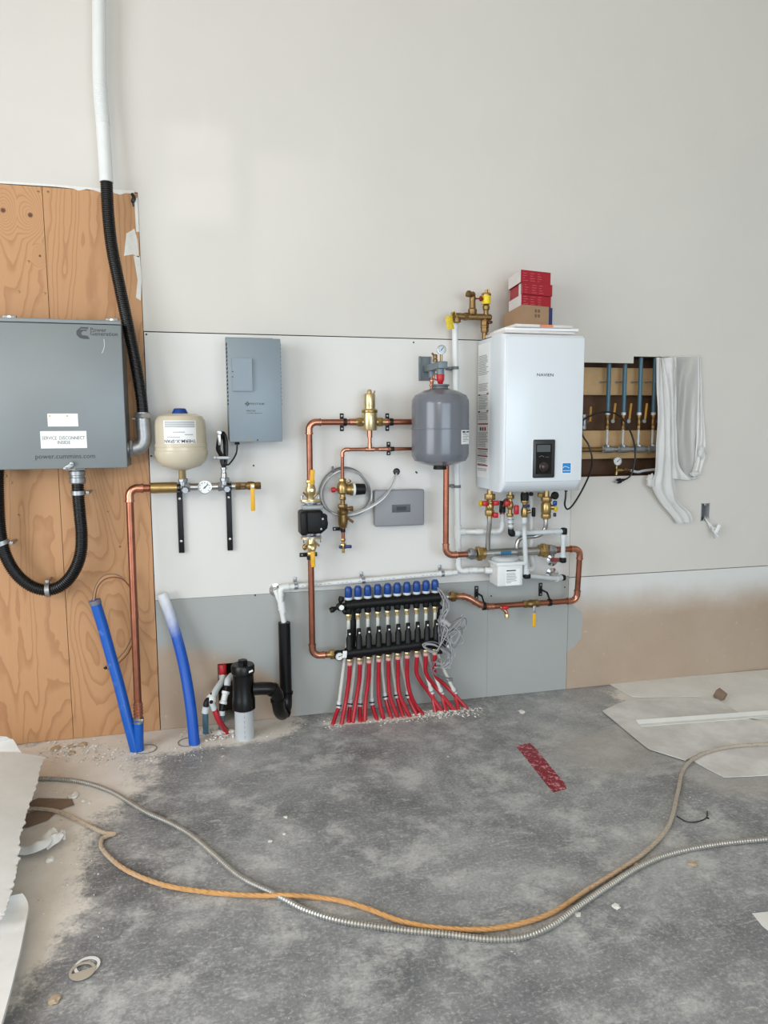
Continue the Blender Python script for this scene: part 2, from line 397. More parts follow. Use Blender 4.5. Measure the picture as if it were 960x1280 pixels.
def run(parent, pts, r, mat=None, fmat=None, R=None, sock=1.16, pn='pipe', en='elbow', ends=True):
    """pipe run: straight pieces are parts of their own, each bend is an elbow with sockets"""
    mat = mat or copper; fmat = fmat or copper_new; R = R or r * 2.2; P = [V(p) for p in pts]; cur = P[0]
    for i in range(1, len(P)):
        if i < len(P) - 1:
            A = arc(P[i - 1], P[i], P[i + 1], R); u = (P[i - 1] - P[i]).normalized(); w = (P[i + 1] - P[i]).normalized(); s = r * 1.5
            MB().cyl(cur, A[0] + u * s * .3, r).build(pn, mat, parent)
            path = [A[0] + u * s] + A + [A[-1] + w * s]; m = MB().tube(path, r * sock, 14)
            for p, d in ((A[0] + u * s * .85, u), (A[-1] + w * s * .85, w)): m.cyl(p - d * r * .22, p + d * r * .22, r * (sock + .13))
            m.build(en, fmat, parent); cur = A[-1] + w * s * .3
        else: MB().cyl(cur, P[i], r).build(pn, mat, parent)
def flex(m, pts, r, pitch, depth=.12, seg=10):   # corrugated hose
    q = resample(spline(pts, 14), pitch / 4); return m.tube(q, [r * (1 - depth * (1 if i % 4 in (0, 1) else 0)) for i in range(len(q))], seg)
def gauge(parent, c, r, n=OUT, dm=None, name='pressure_gauge', ang=.6, case=None):
    u, w = basis(n); n = V(n).normalized(); c = V(c)
    g = MB().lathe([(r * .6, -r * .55), (r * .95, -r * .5), (r, -r * .1), (r, r * .12), (r * .86, r * .14), (r * .84, 0), (0, 0)], c, n, 24).build(name, case or steel, parent)
    MB().lathe([(r * .85, .0), (r * .85, r * .05), (0, r * .05)], c, n, 24).build('dial', dm or dialw, g)
    m = MB(); d = V((math.sin(ang), 0, math.cos(ang))) if abs(n.y) > .5 else w
    m.box(c + n * r * .08 + d * r * .2, (r * .12, r * .03, r * .95), 0, Matrix.Rotation(ang, 3, 'Y')); m.lathe([(r * .12, 0), (r * .12, r * .1), (0, r * .1)], c, n, 8)
    for k in range(9):
        a = math.radians(-130 + k * 32.5); e = V((math.sin(a), 0, math.cos(a))); m.box(c + n * r * .06 + e * r * .68, (r * .06, r * .02, r * .2), 0, Matrix.Rotation(a, 3, 'Y'))
    m.build('needle', ink, g); return g
def lever(parent, a, b, w, mat=None, t=.006, name='handle'):   # flat valve handle from a to b
    a, b = V(a), V(b); d = (b - a); L = d.length; d.normalize(); n = OUT - d * OUT.dot(d); n.normalize(); u = d.cross(n)
    rot = Matrix((u, n, d)).transposed()
    return MB().box((a + b) / 2, (w, t, L), min(w * .42, t * .45), rot, 2).build(name, mat or yellow, parent)
def ring(m, c, ax, R, r, seg=20, rs=8):
    u, w = basis(ax); m.tube([V(c) + (u * math.cos(2 * math.pi * k / seg) + w * math.sin(2 * math.pi * k / seg)) * R for k in range(seg)], r, rs, closed=True); return m
def clamp(c, r, ax, label, tall=.07, wide=.018, horiz=False, mat=None, shift=(0, 0, 0)):
    c = V(c); b = V((c.x, 0, c.z)) + V(shift); t = thing('pipe_clamp', label, 'pipe clamp', b, 'black pipe clamps'); mat = mat or blackm
    dx, dz = (tall, wide) if horiz else (wide, tall); s = tall * .36
    m = MB().box(b + OUT * .0025, (dx, .005, dz), .001); m.build('plate', mat, t)
    for k in (-1, 1): MB().lathe([(.0045, 0), (.0045, .003), (0, .0035)], b + OUT * .005 + (X if horiz else Z) * s * k, OUT, 6).build('screw', galv, t)
    MB().tube([b, V((b.x, c.y + .03, b.z)), c + (Y * r if not V(shift).length else V(shift).normalized() * r)], .005, 8).build('standoff', mat, t)
    m = MB(); u = V(ax).normalized(); m.lathe([(r * 1.02, -.008), (r * 1.25, -.008), (r * 1.25, .008), (r * 1.02, .008)], c, u, 18); m.build('ring', mat, t); return t
def hexnut(m, c, ax, r, h): return m.lathe([(r * .9, -h / 2), (r, -h / 2 * .7), (r, h / 2 * .7), (r * .9, h / 2)], c, ax, 6)
def valve_body(m, a, b, r, seg=14):    # ball valve body with hex ends between a and b
    a, b = V(a), V(b); d = b - a; L = d.length; d.normalize()
    hexnut(m, a + d * L * .13, d, r * 1.12, L * .26); hexnut(m, b - d * L * .13, d, r * 1.12, L * .26)
    m.lathe([(r * .8, L * .2), (r * 1.15, L * .38), (r * 1.2, L * .5), (r * 1.15, L * .62), (r * .8, L * .8)], a, d, seg); return m

# ------------------------------------------------------------------ the room
XL, XR, YF, ZC = -3.2, 5.6, -7.4, 4.3
tag(MB().box(((XL + XR) / 2, (YF + .2) / 2, -.06), (XR - XL, -YF + .2, .12)).build('floor', concrete_mat(), keep=True), kind='structure')
tag(MB().box(((XL + XR) / 2, (YF + .2) / 2, ZC + .06), (XR - XL, -YF + .2, .12)).build('ceiling', mk('ceiling_warm_tan', (210, 194, 170), .8, 0, .05, 2), keep=True), kind='structure')  # unseen ceiling; warm tan chosen to tint light bounced onto the upper wall
wl = MB()
for y0, y1, z0, z1 in ((-1.9, .2, 0, ZC), (YF, -4.5, 0, ZC), (-4.5, -1.9, 3.4, ZC), (-4.5, -1.9, 0, .1)): wl.box((XL - .06, (y0 + y1) / 2, (z0 + z1) / 2), (.12, y1 - y0, z1 - z0))
tag(wl.build('wall_left', room_w, keep=True), kind='structure')
tag(MB().box((XR + .06, (YF + .2) / 2, ZC / 2), (.12, -YF + .2, ZC)).build('wall_right', room_w, keep=True), kind='structure')
wf = MB()
for x0, x1, z0, z1 in ((XL, -2.8, 0, ZC), (-1.0, -.6, 0, 2.51), (-1.0, -.6, 2.885, ZC), (-1.0, -.93, 2.51, 2.885), (-.665, -.6, 2.51, 2.885), (-.93, -.665, 2.705, 2.722), (3.8, XR, 0, ZC), (-.6, 3.8, 2.8, ZC), (-2.8, -1.0, 0, 2.65), (-2.8, -1.0, 3.75, ZC), (-.6, 3.8, 0, .1)): wf.box(((x0 + x1) / 2, YF - .06, (z0 + z1) / 2), (x1 - x0, .12, z1 - z0))  # includes the small added transom that shapes the reflected sun patch
tag(wf.build('wall_front', room_w, keep=True), kind='structure')

wb = tag(MB().box(((XL + XR) / 2, .19, ZC / 2), (XR - XL, .04, ZC)).build('wall_back', osb, keep=True), kind='structure')
TH = .0127
def panel(x0, x1, z0, z1, mat, holes=(), name='drywall_panel', front=0.0, cuts=(), th=TH):
    xs = sorted({x0, x1, *[c for h in holes for c in h[:2]]}); zs = sorted({z0, z1, *[c for h in holes for c in h[2:]]})
    xs = [x for x in xs if x0 <= x <= x1]; zs = [z for z in zs if z0 <= z <= z1]
    m = MB(); bm = m.bm; gv = {}
    def v(i, j):
        if (i, j) not in gv: gv[i, j] = bm.verts.new((xs[i], front, zs[j]))
        return gv[i, j]
    fs = []
    for i in range(len(xs) - 1):
        for j in range(len(zs) - 1):
            cx, cz = (xs[i] + xs[i + 1]) / 2, (zs[j] + zs[j + 1]) / 2
            if any(h[0] < cx < h[1] and h[2] < cz < h[3] for h in holes): continue
            fs.append(bm.faces.new((v(i, j), v(i + 1, j), v(i + 1, j + 1), v(i, j + 1))))
    r = bmesh.ops.extrude_face_region(bm, geom=fs)
    for e in r['geom']:
        if isinstance(e, bmesh.types.BMVert): e.co.y += th
    return m.build(name, mat, wb)
XJ = W(73, 590).x
HR = (1.90, 2.555, 1.157, 1.752); HN = (2.215, 2.555, 1.752, 1.788)
HOUT = (W(876, 640).x, W(886.5, 640).x, W(881, 651).z, W(881, 629).z)
panel(XL, XR, .622, ZC, dry_up, [(XL, -.243, .622, 2.443), (-.243, 1.872, .622, 1.853), HR, HN, HOUT])
panel(-.2415, 1.8705, .630, 1.8485, dry_mid)
HP = (.03, .135, .0, .3)
panel(-.2415, 1.4085, .002, .6285, lower_mat('grey_board_tan_corner', 'left'), [HP])
panel(1.4093, 1.8705, .002, .6285, lower_mat('grey_board', 'mid'))
panel(1.8725, XR, .002, .618, lower_mat('tan_board', 'right'))
panel(XJ + .0012, -.2452, .002, 2.438, plywood_mat('plywood_right', (3.1, 0, 1.4), []), name='plywood_sheet', front=-.002)
k1 = [W(4, 263), W(38, 269), W(50, 320)]
panel(XJ - 1.22, XJ - .0012, .002, 2.438, plywood_mat('plywood_left', (.4, 0, 5.2), [(p.x, p.z, .014) for p in k1[:2]] + [(k1[2].x, k1[2].z, .007)]), name='plywood_sheet', front=-.002)
panel(XJ - 2.5, XJ - 1.222, .002, 2.438, plywood_mat('plywood_far', (7.4, 0, 2.2), []), name='plywood_sheet', front=-.002)
# framing round the open cavity
MB().bx(1.84, HR[0], -.17, -TH, .0, 2.6).build('stud', wood_dk, wb)
MB().bx(HR[1] + .0, HR[1] + .04, -.17, -TH, .0, 2.6).build('stud', wood_dk, wb)
MB().bx(HR[0], HR[1], -.17, -TH, HR[2] - .04, HR[2]).build('cavity_sill', wood_dk, wb)
MB().bx(HR[0], HR[1], -.17, -TH, HN[3] + .002, HN[3] + .04).build('cavity_header', wood_dk, wb)
MB().bx(HR[0], HR[1], -.165, -.155, HR[2], HN[3]).build('cavity_back', wood_dk, wb)
zz = lambda y, off: W(775, y, off).z
MB().bx(HR[0], HR[1], -.155, -.09, zz(494, -.1), zz(460, -.1), .002).build('blocking_board', wood_lt, wb)
MB().bx(HR[0], HR[1], -.155, -.09, zz(573, -.1), zz(538, -.1), .002).build('blocking_board', wood_lt, wb)
# joint compound left on the edge of the plywood
cm = MB()
for pl in ([(158, 292), (168, 286), (172, 300), (174, 322), (166, 318), (155, 320)], [(167, 320), (175, 320), (177, 350), (176, 376), (170, 372), (172, 350)], [(168, 248), (172, 247), (174, 290), (170, 290)]):
    q = [W(a, b, .002) for a, b in pl]; cm.prism([(p.x, p.z) for p in q], (0, -.002, 0), X, Z, .0015)
top_e = [(-5, 229), (20, 230.5), (45, 232), (70, 233.5), (92, 236), (98, 238.5), (108, 236.5), (118, 238), (128, 241.5), (138, 240), (150, 243.5), (157, 241.5), (168, 242.5)]
q = [W(a, b, .002) for a, b in top_e] + [W(a, b, .002) for a, b in ((168, 238.5), (120, 235), (60, 230), (-5, 226))]
cm.prism([(p.x, p.z) for p in q], (0, -.002, 0), X, Z, .0015)
cm.build('compound_smear', chip_w, wb)
MB().tube(spline([W(165, 242, .006), W(167.5, 247, .008), W(166, 252, .008), W(167, 258, .004)], 5), [.007] * 6 + [.009] * 5 + [.004] * 5, 8).build('black_sealant', blackr, wb)
sp = MB()
for a, b in ((517, 428), (520, 590), (696, 719), (706, 734), (291, 443), (317, 582), (183, 418), (189, 570), (614, 745), (319, 744), (521, 591)): sp.lathe([(.0045, 0), (.003, .0008), (0, .001)], W(a, b), OUT, 8)
sp.build('panel_screw', blackr, wb)
for a, b in ((56, 367), (24, 365), (15, 603), (24, 643), (150, 683), (135, 639), (8, 595), (36, 327), (60, 240), (48, 240)): MB().lathe([(.006, 0), (.004, .0006), (0, .001)], W(a, b, .002), OUT, 8).build('plywood_screw', brass_old, wb)
# light switch box in the wall at the right
ob = thing('outlet_box', 'open galvanised electrical box set in the wall right of the boiler', 'outlet box', (HOUT[0], 0, HOUT[2]))
m = MB(); x0, x1, z0, z1 = HOUT
for a in ((x0, x0 + .003, z0, z1), (x1 - .003, x1, z0, z1), (x0, x1, z0, z0 + .003), (x0, x1, z1 - .003, z1)): m.bx(a[0], a[1], -.06, .002, a[2], a[3])
m.bx(x0, x1, -.063, -.06, z0, z1); m.build('box', mk('zinc_box', (170, 172, 175), .5, .3), ob)
for z in (z0 + .007, z1 - .007): MB().bx((x0 + x1) / 2 - .009, (x0 + x1) / 2 + .009, -.001, .0025, z - .007, z + .007, .002).build('mounting_ear', galv, ob)
cb = thing('loose_cable_bundle', 'white electrical cables dangling out of the outlet box', 'cable', W(881, 650))
for k, (e, s) in enumerate(((896, 668), (900, 663), (893, 673), (898, 671))):
    MB().tube(spline([W(880 + k, 645, -.04), W(882 + k, 649, .01), W(888, 656 + k, .03), W(e, s, .03 + .006 * k)], 6), .0035, 6).build('cable', white_pvc if k != 2 else cable_grey, cb)
MB().box(W(897, 661, .04), (.02, .006, .05), .002, Matrix.Rotation(.5, 3, 'Y')).build('cable_tag', paper, cb)

# ------------------------------------------------------------------ left: transfer cabinet and conduits
cx1, cz1, cz0 = -.320, 1.856, 1.259; cx0 = cx1 - .66
t = thing('electrical_cabinet', 'large grey steel transfer switch cabinet mounted on the plywood', 'electrical cabinet', (cx0 + .33, 0, cz0))
MB().bx(cx0, cx1, .006, .178, cz0, cz1 + .004, .003).build('body', cab_dark, t)
MB().bx(cx0 - .002, cx1 + .002, .178, .2, cz0 - .002, cz1 - .006, .004).build('cover', cab_grey, t)
MB().bx(cx0 - .002, cx1 + .002, .17, .2, cz1 - .004, cz1 + .012, .002).build('lid_flange', cab_grey, t)
for px in (12, 140):
    c = W(px, 393, .1); tb = MB().bx(c.x - .026, c.x + .026, .09, .11, cz1 + .0, cz1 + .035, .004).build('mounting_tab', galv, t)
    MB().lathe([(.009, 0), (.009, .006), (0, .007)], V((c.x, -.11, cz1 + .024)), OUT, 6).build('bolt', steel, tb)
c = W(88, 583, .205)
m = MB().box(c + V((-.005, 0, .0)), (.04, .01, .018), .003, Matrix.Rotation(-.6, 3, 'Y')); m.lathe([(.008, 0), (.008, .012), (.004, .014), (0, .014)], c + V((.008, 0, .012)), OUT, 10); m.lathe([(.006, 0), (.006, .012), (0, .014)], c + V((-.02, 0, -.008)), OUT, 8)
m.build('latch', galv, t)
FO = .2004
# emblem: bold letter C with a notch, and two lines of lettering
c = W(103.5, 416, FO); s = .0245
def P2(poly, c, mat, par, name, k=1.0, lift=.0006): 
    return MB().prism([(a * k, b * k) for a, b in poly], V(c), X, Z, lift).build(name, mat, par)
outer = [(.95, .95), (-.25, .95), (-1.0, .3), (-1.0, -.35), (-.55, -.85), (.1, -1.0), (1.05, -1.0), (.75, -.5), (.35, -.42), (-.12, -.42), (-.25, -.15), (-.2, .1), (.05, .3), (.55, .3)]
P2(outer, c, logo_k, t, 'emblem', s)
P2([(-.35, .62), (.7, .62), (.7, .54), (-.42, .54)], c + OUT * .0007, cab_grey, t, 'emblem_line', s)
text(t, 'Power', .062, W(123, 412.3, FO), X, Z, logo_k, off=.005, height=.016)
text(t, 'Generation', .108, W(130, 417.2, FO), X, Z, logo_k, off=.005, height=.0165)
def rect(par, x0, y0, x1, y1, off, mat, name, lift=.0006):
    a, b = W(x0, y0, off), W(x1, y1, off); return MB().bx(min(a.x, b.x), max(a.x, b.x), off, off + lift, min(a.z, b.z), max(a.z, b.z)).build(name, mat, par)
s1 = rect(t, 59, 517, 98, 533, FO, paper, 'sticker')
rect(t, 61, 519, 63, 521, FO + .0006, yellow_tag, 'warning_mark'); rect(t, 83, 519, 85, 521, FO + .0006, yellow_tag, 'warning_mark')
s2 = rect(t, 50, 539, 109, 560, FO, paper, 'sticker')
text(t, 'SERVICE  DISCONNECT', .165, W(79.5, 547.4, FO + .0006), X, Z, ink_m, height=.0142)
text(t, 'INSIDE', .05, W(80, 553, FO + .0006), X, Z, ink_m, height=.0142)
text(t, 'power.cummins.com', .232, W(82, 571.3, FO), X, Z, logo_k, height=.025)
sc = MB().tube(spline([W(130, 424, FO), W(130.5, 432, FO), W(129, 438, FO), W(127.5, 441.5, FO)], 5), .0012, 6); sc.build('scratch', chip_w, t)

m = MB()
WC = [W(123.5, -30, .07), W(124, 40, .07), W(124.5, 100, .07), W(128, 150, .075), W(131, 195, .08), W(133, 228, .085)]
t = thing('white_conduit', 'white plastic conduit running down the wall to the black hose', 'conduit', WC[-1])
MB().tube(spline(WC, 8), .0275, 18).build('conduit', white_pvc, t)
flex(MB(), [W(124.6, 103, .0718), W(126, 125, .073), W(128.6, 155, .0758)], .0285, .007, .05, 18).build('flex_bend', white_pvc, t)
BC = [W(133, 222, .085), W(135, 265, .085), W(140, 310, .09), W(150, 360, .1), W(160.5, 410, .11), W(170.5, 460, .115), W(177, 500, .115), W(178.5, 520, .115)]
t = thing('black_hose_conduit', 'black flexible conduit running from the white conduit down to the cabinet side', 'conduit', BC[-1])
flex(MB(), BC, .0255, .0085, .13, 16).build('hose', blackr, t)
cp = BC[-1]; cz = W(166, 561, .115).z
cc = [cp + Z * .015, cp + V((.001, 0, -.045)), V((cp.x + .002, -.115, cz + .045)), V((cp.x - .012, -.115, cz + .013)), V((cp.x - .045, -.115, cz)), V((cx1 - .005, -.115, cz))]
m = MB().tube(spline(cc, 8), .031, 18); m.build('angle_connector', galv, t)
m = MB(); hexnut(m, cp + Z * .0, Z, .037, .022); m.cyl(cp + V((-.045, -.0, -.012)), cp + V((.04, 0, -.012)), .004, 8); m.build('compression_nut', steel, t)
m = MB(); hexnut(m, V((cx1 + .015, -.115, cz)), X, .041, .016); m.build('lock_nut', galv, t)
UC = [W(97, 603, .1), W(98, 622, .1), W(100, 645, .1), W(102, 668, .1), W(100.5, 693, .1), W(92, 715, .095), W(78, 731, .09), W(60, 737.5, .085), W(40, 733, .085), W(22, 719, .085), W(9, 699, .085), W(2, 677, .085), W(-1.5, 650, .09), W(-3, 612, .1), W(-3, 575, .1)]
t = thing('black_hose_loop', 'black ribbed conduit hanging in a U below the grey cabinet', 'conduit', UC[7])
flex(MB(), UC, .0265, .0088, .13, 16).build('hose', blackr, t)
m = MB(); p0 = UC[0]
m.lathe([(.03, -.005), (.034, .0), (.034, .02), (.03, .022), (.03, .03), (.034, .032), (.034, .048), (.031, .05)], p0, Z, 20); m.cyl(p0 + Z * .05, V((p0.x, p0.y, cz0)), .027); m.build('hose_connector', galv, t)
m = MB(); hexnut(m, V((p0.x, p0.y, cz0 - .008)), Z, .042, .014); m.build('lock_nut', steel, t)
for i, (px, py, ax) in enumerate(((98, 616, Z), (60, 737.5, V((1, 0, .05))), (2.5, 679, V((.35, 0, -1))))):
    c = W(px, py, .1 if i == 0 else .087)
    s = MB(); s.lathe([(.0275, -.009), (.031, -.009), (.031, .009), (.0275, .009)], c, ax, 20); s.build('strap', galv, t)
    q = V((0, 0, 1)) if i == 1 else X
    e = MB(); e.box(c + q * .038 + Y * .02, (.014, .06, .014), .002); e.cyl(c + q * .038 + OUT * .012, V((c.x, -.003, c.z)) + q * .038, .005, 8); e.build('strap_ear', galv, t)

# ------------------------------------------------------------------ water entry: blue pipes, copper riser
def hollow(m, pts, r, seg=18):
    m.tube(pts, r, seg, caps=False); q = list(reversed(pts)); m.tube(q, r * .84, seg, caps=False)
    for e, i in ((pts, 0), (pts, -1)):
        c = V(pts[i]); d = (V(pts[1]) - V(pts[0])) if i == 0 else (V(pts[-1]) - V(pts[-2])); m.lathe([(r * .84, -.0004), (r, -.0004), (r, .0004), (r * .84, .0004)], c, d, seg)
    return m
def down(pts, fl): return [W(*p) for p in pts] + [Fl(*fl), Fl(*fl) - Z * .05]
pa = spline([W(118, 750, .12), W(128, 782, .12), W(138, 818, .13), W(149, 857, .15), W(159.5, 900, .18), Fl(169.5, 938), Fl(170.5, 938) - Z * .06], 6)
t = thing('blue_water_pipe', 'blue plastic pipe leaning on the plywood with wires out of its top', 'pipe', Fl(169.5, 938))
hollow(MB(), pa, .0235).build('pipe', blue_pipe, t)
m = MB().lathe([(.0238, 0), (.026, 0), (.026, .02), (.0238, .02)], pa[0], pa[1] - pa[0], 18); m.build('end_tape', cable_dark, t)
pb = spline([W(202, 742, .055), W(212, 768, .06), W(222, 800, .08), W(231, 838, .11), W(238.5, 885, .16), Fl(243, 930), Fl(243.5, 931) - Z * .06], 6)
t = thing('blue_water_pipe', 'blue plastic pipe with a white dusty top curving up against the grey board', 'pipe', Fl(243, 930))
hollow(MB(), pb, .0245).build('pipe', blue_dusty(), t)
for px, py, l in ((236, 928, 'tin sleeve in the floor around the dusty blue pipe'), (182, 937, 'tin sleeve in the floor beside the copper riser foot')):
    c = Fl(px, py); tag(MB().lathe([(.046, -.03), (.049, -.03), (.049, .004), (.046, .004), (.046, -.03)], c, Z, 24).build('floor_sleeve', galv), l, 'pipe sleeve')
t = thing('well_wires', 'brown and tan wires looping from the blue pipe behind the copper riser', 'wire', W(133, 836, .03))
wires = [(117, 752, .12), (120, 735, .11), (130, 722, .1), (146, 720, .09), (158, 728, .08), (167, 745, .07), (171, 768, .06), (168, 792, .05), (160, 812, .04), (150, 824, .035), (140, 832, .03), (133, 835, .03)]
for k, mt in enumerate((brown_p, mk('tan_wire', (186, 150, 108), .5), mk('rust_wire', (120, 62, 44), .5))):
    MB().tube(spline([W(a + (k - 1) * 1.6, b + (k - 1) * 2.0 * (1 if i > 1 else 0), o + k * .004) for i, (a, b, o) in enumerate(wires)], 6), .0026, 6).build('wire', mt, t)
MB().ball(W(132, 835, .033), .008, (1.2, 1, .8)).build('wire_nut', blackr, t)

ho = .12; hz = W(256, 608.5, ho).z
t = thing('copper_riser', 'copper pipe rising from the floor in front of the plywood', 'pipe', Fl(174, 938))
b0 = Fl(174, 938); b1 = W(173, 893, .195); top = W(161.5, 609, ho); top.z = hz
run(t, [b1, V((top.x, top.y, hz)), V((W(187, 609, ho).x, -ho, hz))], .0165, R=.034)
m = MB(); dn = (b1 - V(top)).normalized()
for k in range(4): m.lathe([(.0175, 0), (.021, .003), (.021, .009), (.0175, .012)], b1 - dn * .05 + dn * .014 * k, dn, 16)
m.cyl(b1 - dn * .055, b1 + dn * .012, .0185); m.build('adapter', copper_new, t)
MB().tube([b1 + dn * .015, b0 + Z * .03, b0, b0 - Z * .05], .0205, 18).build('blue_stub', blue_pipe, t)
m = MB()
for k in (.018, .034): m.lathe([(.0208, -.005), (.0235, -.005), (.0235, .005), (.0208, .005)], b1.lerp(b0, k / (b1 - b0).length), dn, 18)
m.box(b1 + V((.012, -.026, -.02)), (.02, .01, .014), .002); m.build('hose_clamp', steel, t)

# ------------------------------------------------------------------ pressure header with gauge and tank
hx = lambda px: W(px, 609, ho).x
HP_ = lambda px: V((hx(px), -ho, hz))
t = thing('pressure_header', 'horizontal steel pipe header with brass valves under the beige tank', 'pipe header', HP_(256))
m = MB().lathe([(.017, 0), (.0235, .004), (.0245, .02), (.0245, .098), (.0235, .114), (.018, .118)], HP_(187.5), X, 22); m.build('check_valve', brass, t)
m = MB().cyl(HP_(219), HP_(306), .0165, 16); m.build('pipe', steel, t)
m = MB(); hexnut(m, HP_(221), X, .022, .02); m.build('union_nut', steel, t)
for px, px2 in ((229, 228), (281, 280)):
    m = MB(); c = HP_(px); hexnut(m, c + X * .022, X, .023, .016); hexnut(m, c - X * .022, X, .023, .016); m.cyl(c - X * .03, c + X * .03, .0195); m.cyl(c, c + Z * .035, .0185); m.cyl(c, c - Z * .008 + OUT * .032 + X * .008, .013); hexnut(m, c + V((.009, -.036, -.01)), OUT, .015, .016)
    m.lathe([(.017, .024), (.021, .026), (.021, .038), (.017, .04)], c, Z, 8); m.build('tee', cast, t)
cg = HP_(256) + OUT * .035; gauge(t, cg, .0305, ang=.8); MB().cyl(HP_(256), cg + Y * .01, .008).build('gauge_stem', steel, t)
m = MB(); valve_body(m, HP_(301), HP_(326), .0165); hexnut(m, HP_(298), X, .019, .03); m.cyl(HP_(315), HP_(315) + OUT * .032, .007); m.build('ball_valve', brass_old, t)
hd = HP_(315) + OUT * .034; lever(t, hd + Z * .012, hd - Z * .112, .019, yellow, .007)
MB().lathe([(.008, 0), (.008, .006), (0, .007)], hd + OUT * .003, OUT, 6).build('handle_nut', steel, t)
for px, e, l in ((225, 691, 'black slotted support strut under the beige tank'), (286, 688, 'black slotted support strut under the black cable coil')):
    c = HP_(px); zb = W(px + 1.5, e, .015).z; x = W(px + 1, 660, .015).x
    t = thing('support_strut', l, 'support strut', (x, 0, zb), 'black support struts')
    MB().bx(x - .0125, x + .0125, 0, .02, zb, hz + .005, .002).build('channel', blackm, t)
    MB().bx(x - .009, x + .009, .02, ho - .012, hz - .03, hz - .012, .002).build('arm', blackm, t)
    m = MB().lathe([(.0175, -.01), (.0215, -.01), (.0215, .01), (.0175, .01)], V((x, -ho, hz)), X, 18); m.build('clamp_ring', blackm, t)
    for z in (zb + .055, hz - .06): MB().lathe([(.006, 0), (.006, .003), (0, .005)], V((x, -.02, z)), OUT, 8).build('screw', steel, t)

def tankthing(label, c, prof, mat, seg=40):
    t = thing('expansion_tank', label, 'expansion tank', c); MB().lathe(prof, c, Z, seg).build('shell', mat, t, 30); return t
def cylwrap(c, r, zc, a0, lift=.0007):   # u along the circumference, v up; facing the room
    return lambda u, v: V((c.x + (r + lift) * math.sin(a0 + u / r), c.y - (r + lift) * math.cos(a0 + u / r), zc + v))
def cylpatch(par, c, r, zc, a0, wd_, hh, mat, name):
    f = cylwrap(c, r, zc, a0); return MB().sheet(lambda u, v: f((u - .5) * wd_, (v - .5) * hh), 16, 1, .0005).build(name, mat, par)
bc = W(227.5, 587, .14); bc.x = hx(228.5); zt = W(227, 516.5, .14).z; h = zt - bc.z; R = .112
prof = [(.022, -.002), (.03, .0), (R * .72, .016), (R * .93, .04), (R * .985, .058), (R * 1.015, .068), (R * 1.02, .082), (R * .99, .087), (R * .985, .1), (R * 1.0, .102), (R * .985, .112), (R * .967, .118), (R * .965, h - .05), (R * .94, h - .032), (R * .84, h - .014), (R * .6, h - .003), (.0, h)]
t = tankthing('beige expansion tank with a blue cap on the pipe header', bc, prof, tank_beige)
MB().lathe([(.036, h - .006), (.034, h + .004), (.026, h + .019), (.022, h + .021), (0, h + .021)], bc, Z, 10).build('cap', blue_pl, t)
MB().cyl(bc + Z * .002, V((bc.x, -ho, hz)) + Z * .03, .0165).build('stem', brass_pale, t)
zl = W(228, 540, .25).z; Rl = R * .968
cylpatch(t, bc, Rl, zl, .0, .142, .098, paper, 'label')
f = cylwrap(bc, Rl, zl, .0, .0016)
text(t, 'THERM-X-SPAN', .136, bc, X, Z, blackp, wrap=lambda a, b: f(-a, -b - .039), off=.008, height=.014)
m = MB()
for k in range(5): m.sheet(lambda u, v, k=k: f((u - .5) * .13, .042 - k * .0055 + v * .003), 12, 1, .0002)
for k, (a, b) in enumerate(((-.03, .02), (.02, .055), (-.055, .0))): m.sheet(lambda u, v, a=a, b=b, k=k: f(a + (b - a) * u, -.002 - k * .011 + v * .003), 6, 1, .0002)
m.build('small_print', ink_l, t)

# ------------------------------------------------------------------ drive panel
po = .14; px0, px1, pz0, pz1 = .1145, .3465, 1.3615, 1.816
t = thing('drive_panel', 'blue-grey steel pump drive panel with vented sides on the white board', 'control panel', ((px0 + px1) / 2, 0, pz0))
MB().bx(px0, px1, .012, po - .012, pz0, pz1, .003).build('body', pan_grey, t)
MB().bx(px0 - .001, px1 + .001, po - .012, po, pz0 - .001, pz1 + .001, .003).build('front_cover', pan_grey, t)
MB().bx(px0 - .004, px1 - .02, 0, .012, pz0 + .01, pz1 + .018, .002).build('back_plate', pan_grey, t)
vz1, vz0 = W(283, 430, .1).z, W(286, 505, .1).z
for k in range(16):
    z = vz1 + (vz0 - vz1) * k / 15
    for x in (px0, px1): MB().box((x, -.085, z), (.009, .075, .0085), .003).build('louvre', blackm if x == px0 else cab_dark, t)
d = rect(t, 289.5, 448, 315.5, 489, po, pan_grey, 'access_door', .014)
m = MB()
for y in (464.5, 471): m.box(W(290.8, y, po + .0145), (.006, .002, .004))
m.build('door_latch', ink, d)
c = W(309, 504.8, po)
MB().prism([(0, .011), (.0105, 0), (0, -.011), (-.0105, 0)], c, X, Z, .0008).build('emblem', logo_k, t)
MB().prism([(-.005, .006), (-.002, .006), (.003, 0), (-.002, -.006), (-.005, -.006), (0, 0)], c + OUT * .0009, X, Z, .0004).build('emblem_notch', pan_grey, t)
text(t, 'PENTAIR', .066, W(321.5, 504.8, po), X, Z, logo_k, off=.004, height=.0085)
text(t, 'PENTEK', .041, W(314, 513.5, po), X, Z, logo_k, off=.006, height=.0065)
text(t, 'INTELLIDRIVE', .066, W(318, 516.5, po), X, Z, ink, height=.004)
c = W(311.5, 548.5, po); MB().prism([(-.009, -.007), (.009, -.007), (0, .009)], c, X, Z, .0006).build('warning_mark', mk('faded_yellow', (140, 140, 112), .5), t)
MB().box(W(322, 550, po + .001), (.005, .002, .006)).build('warning_mark', ink, t)
t = thing('sensor_cable', 'black sensor cable bundled in a coil below the drive panel', 'cable', W(279, 585, .1))
g = W(296.5, 555, .08); MB().cyl(V((g.x, g.y, pz0 + .0)), V((g.x, g.y, pz0 - .014)), .011, 10).build('cable_gland', blackp, t)
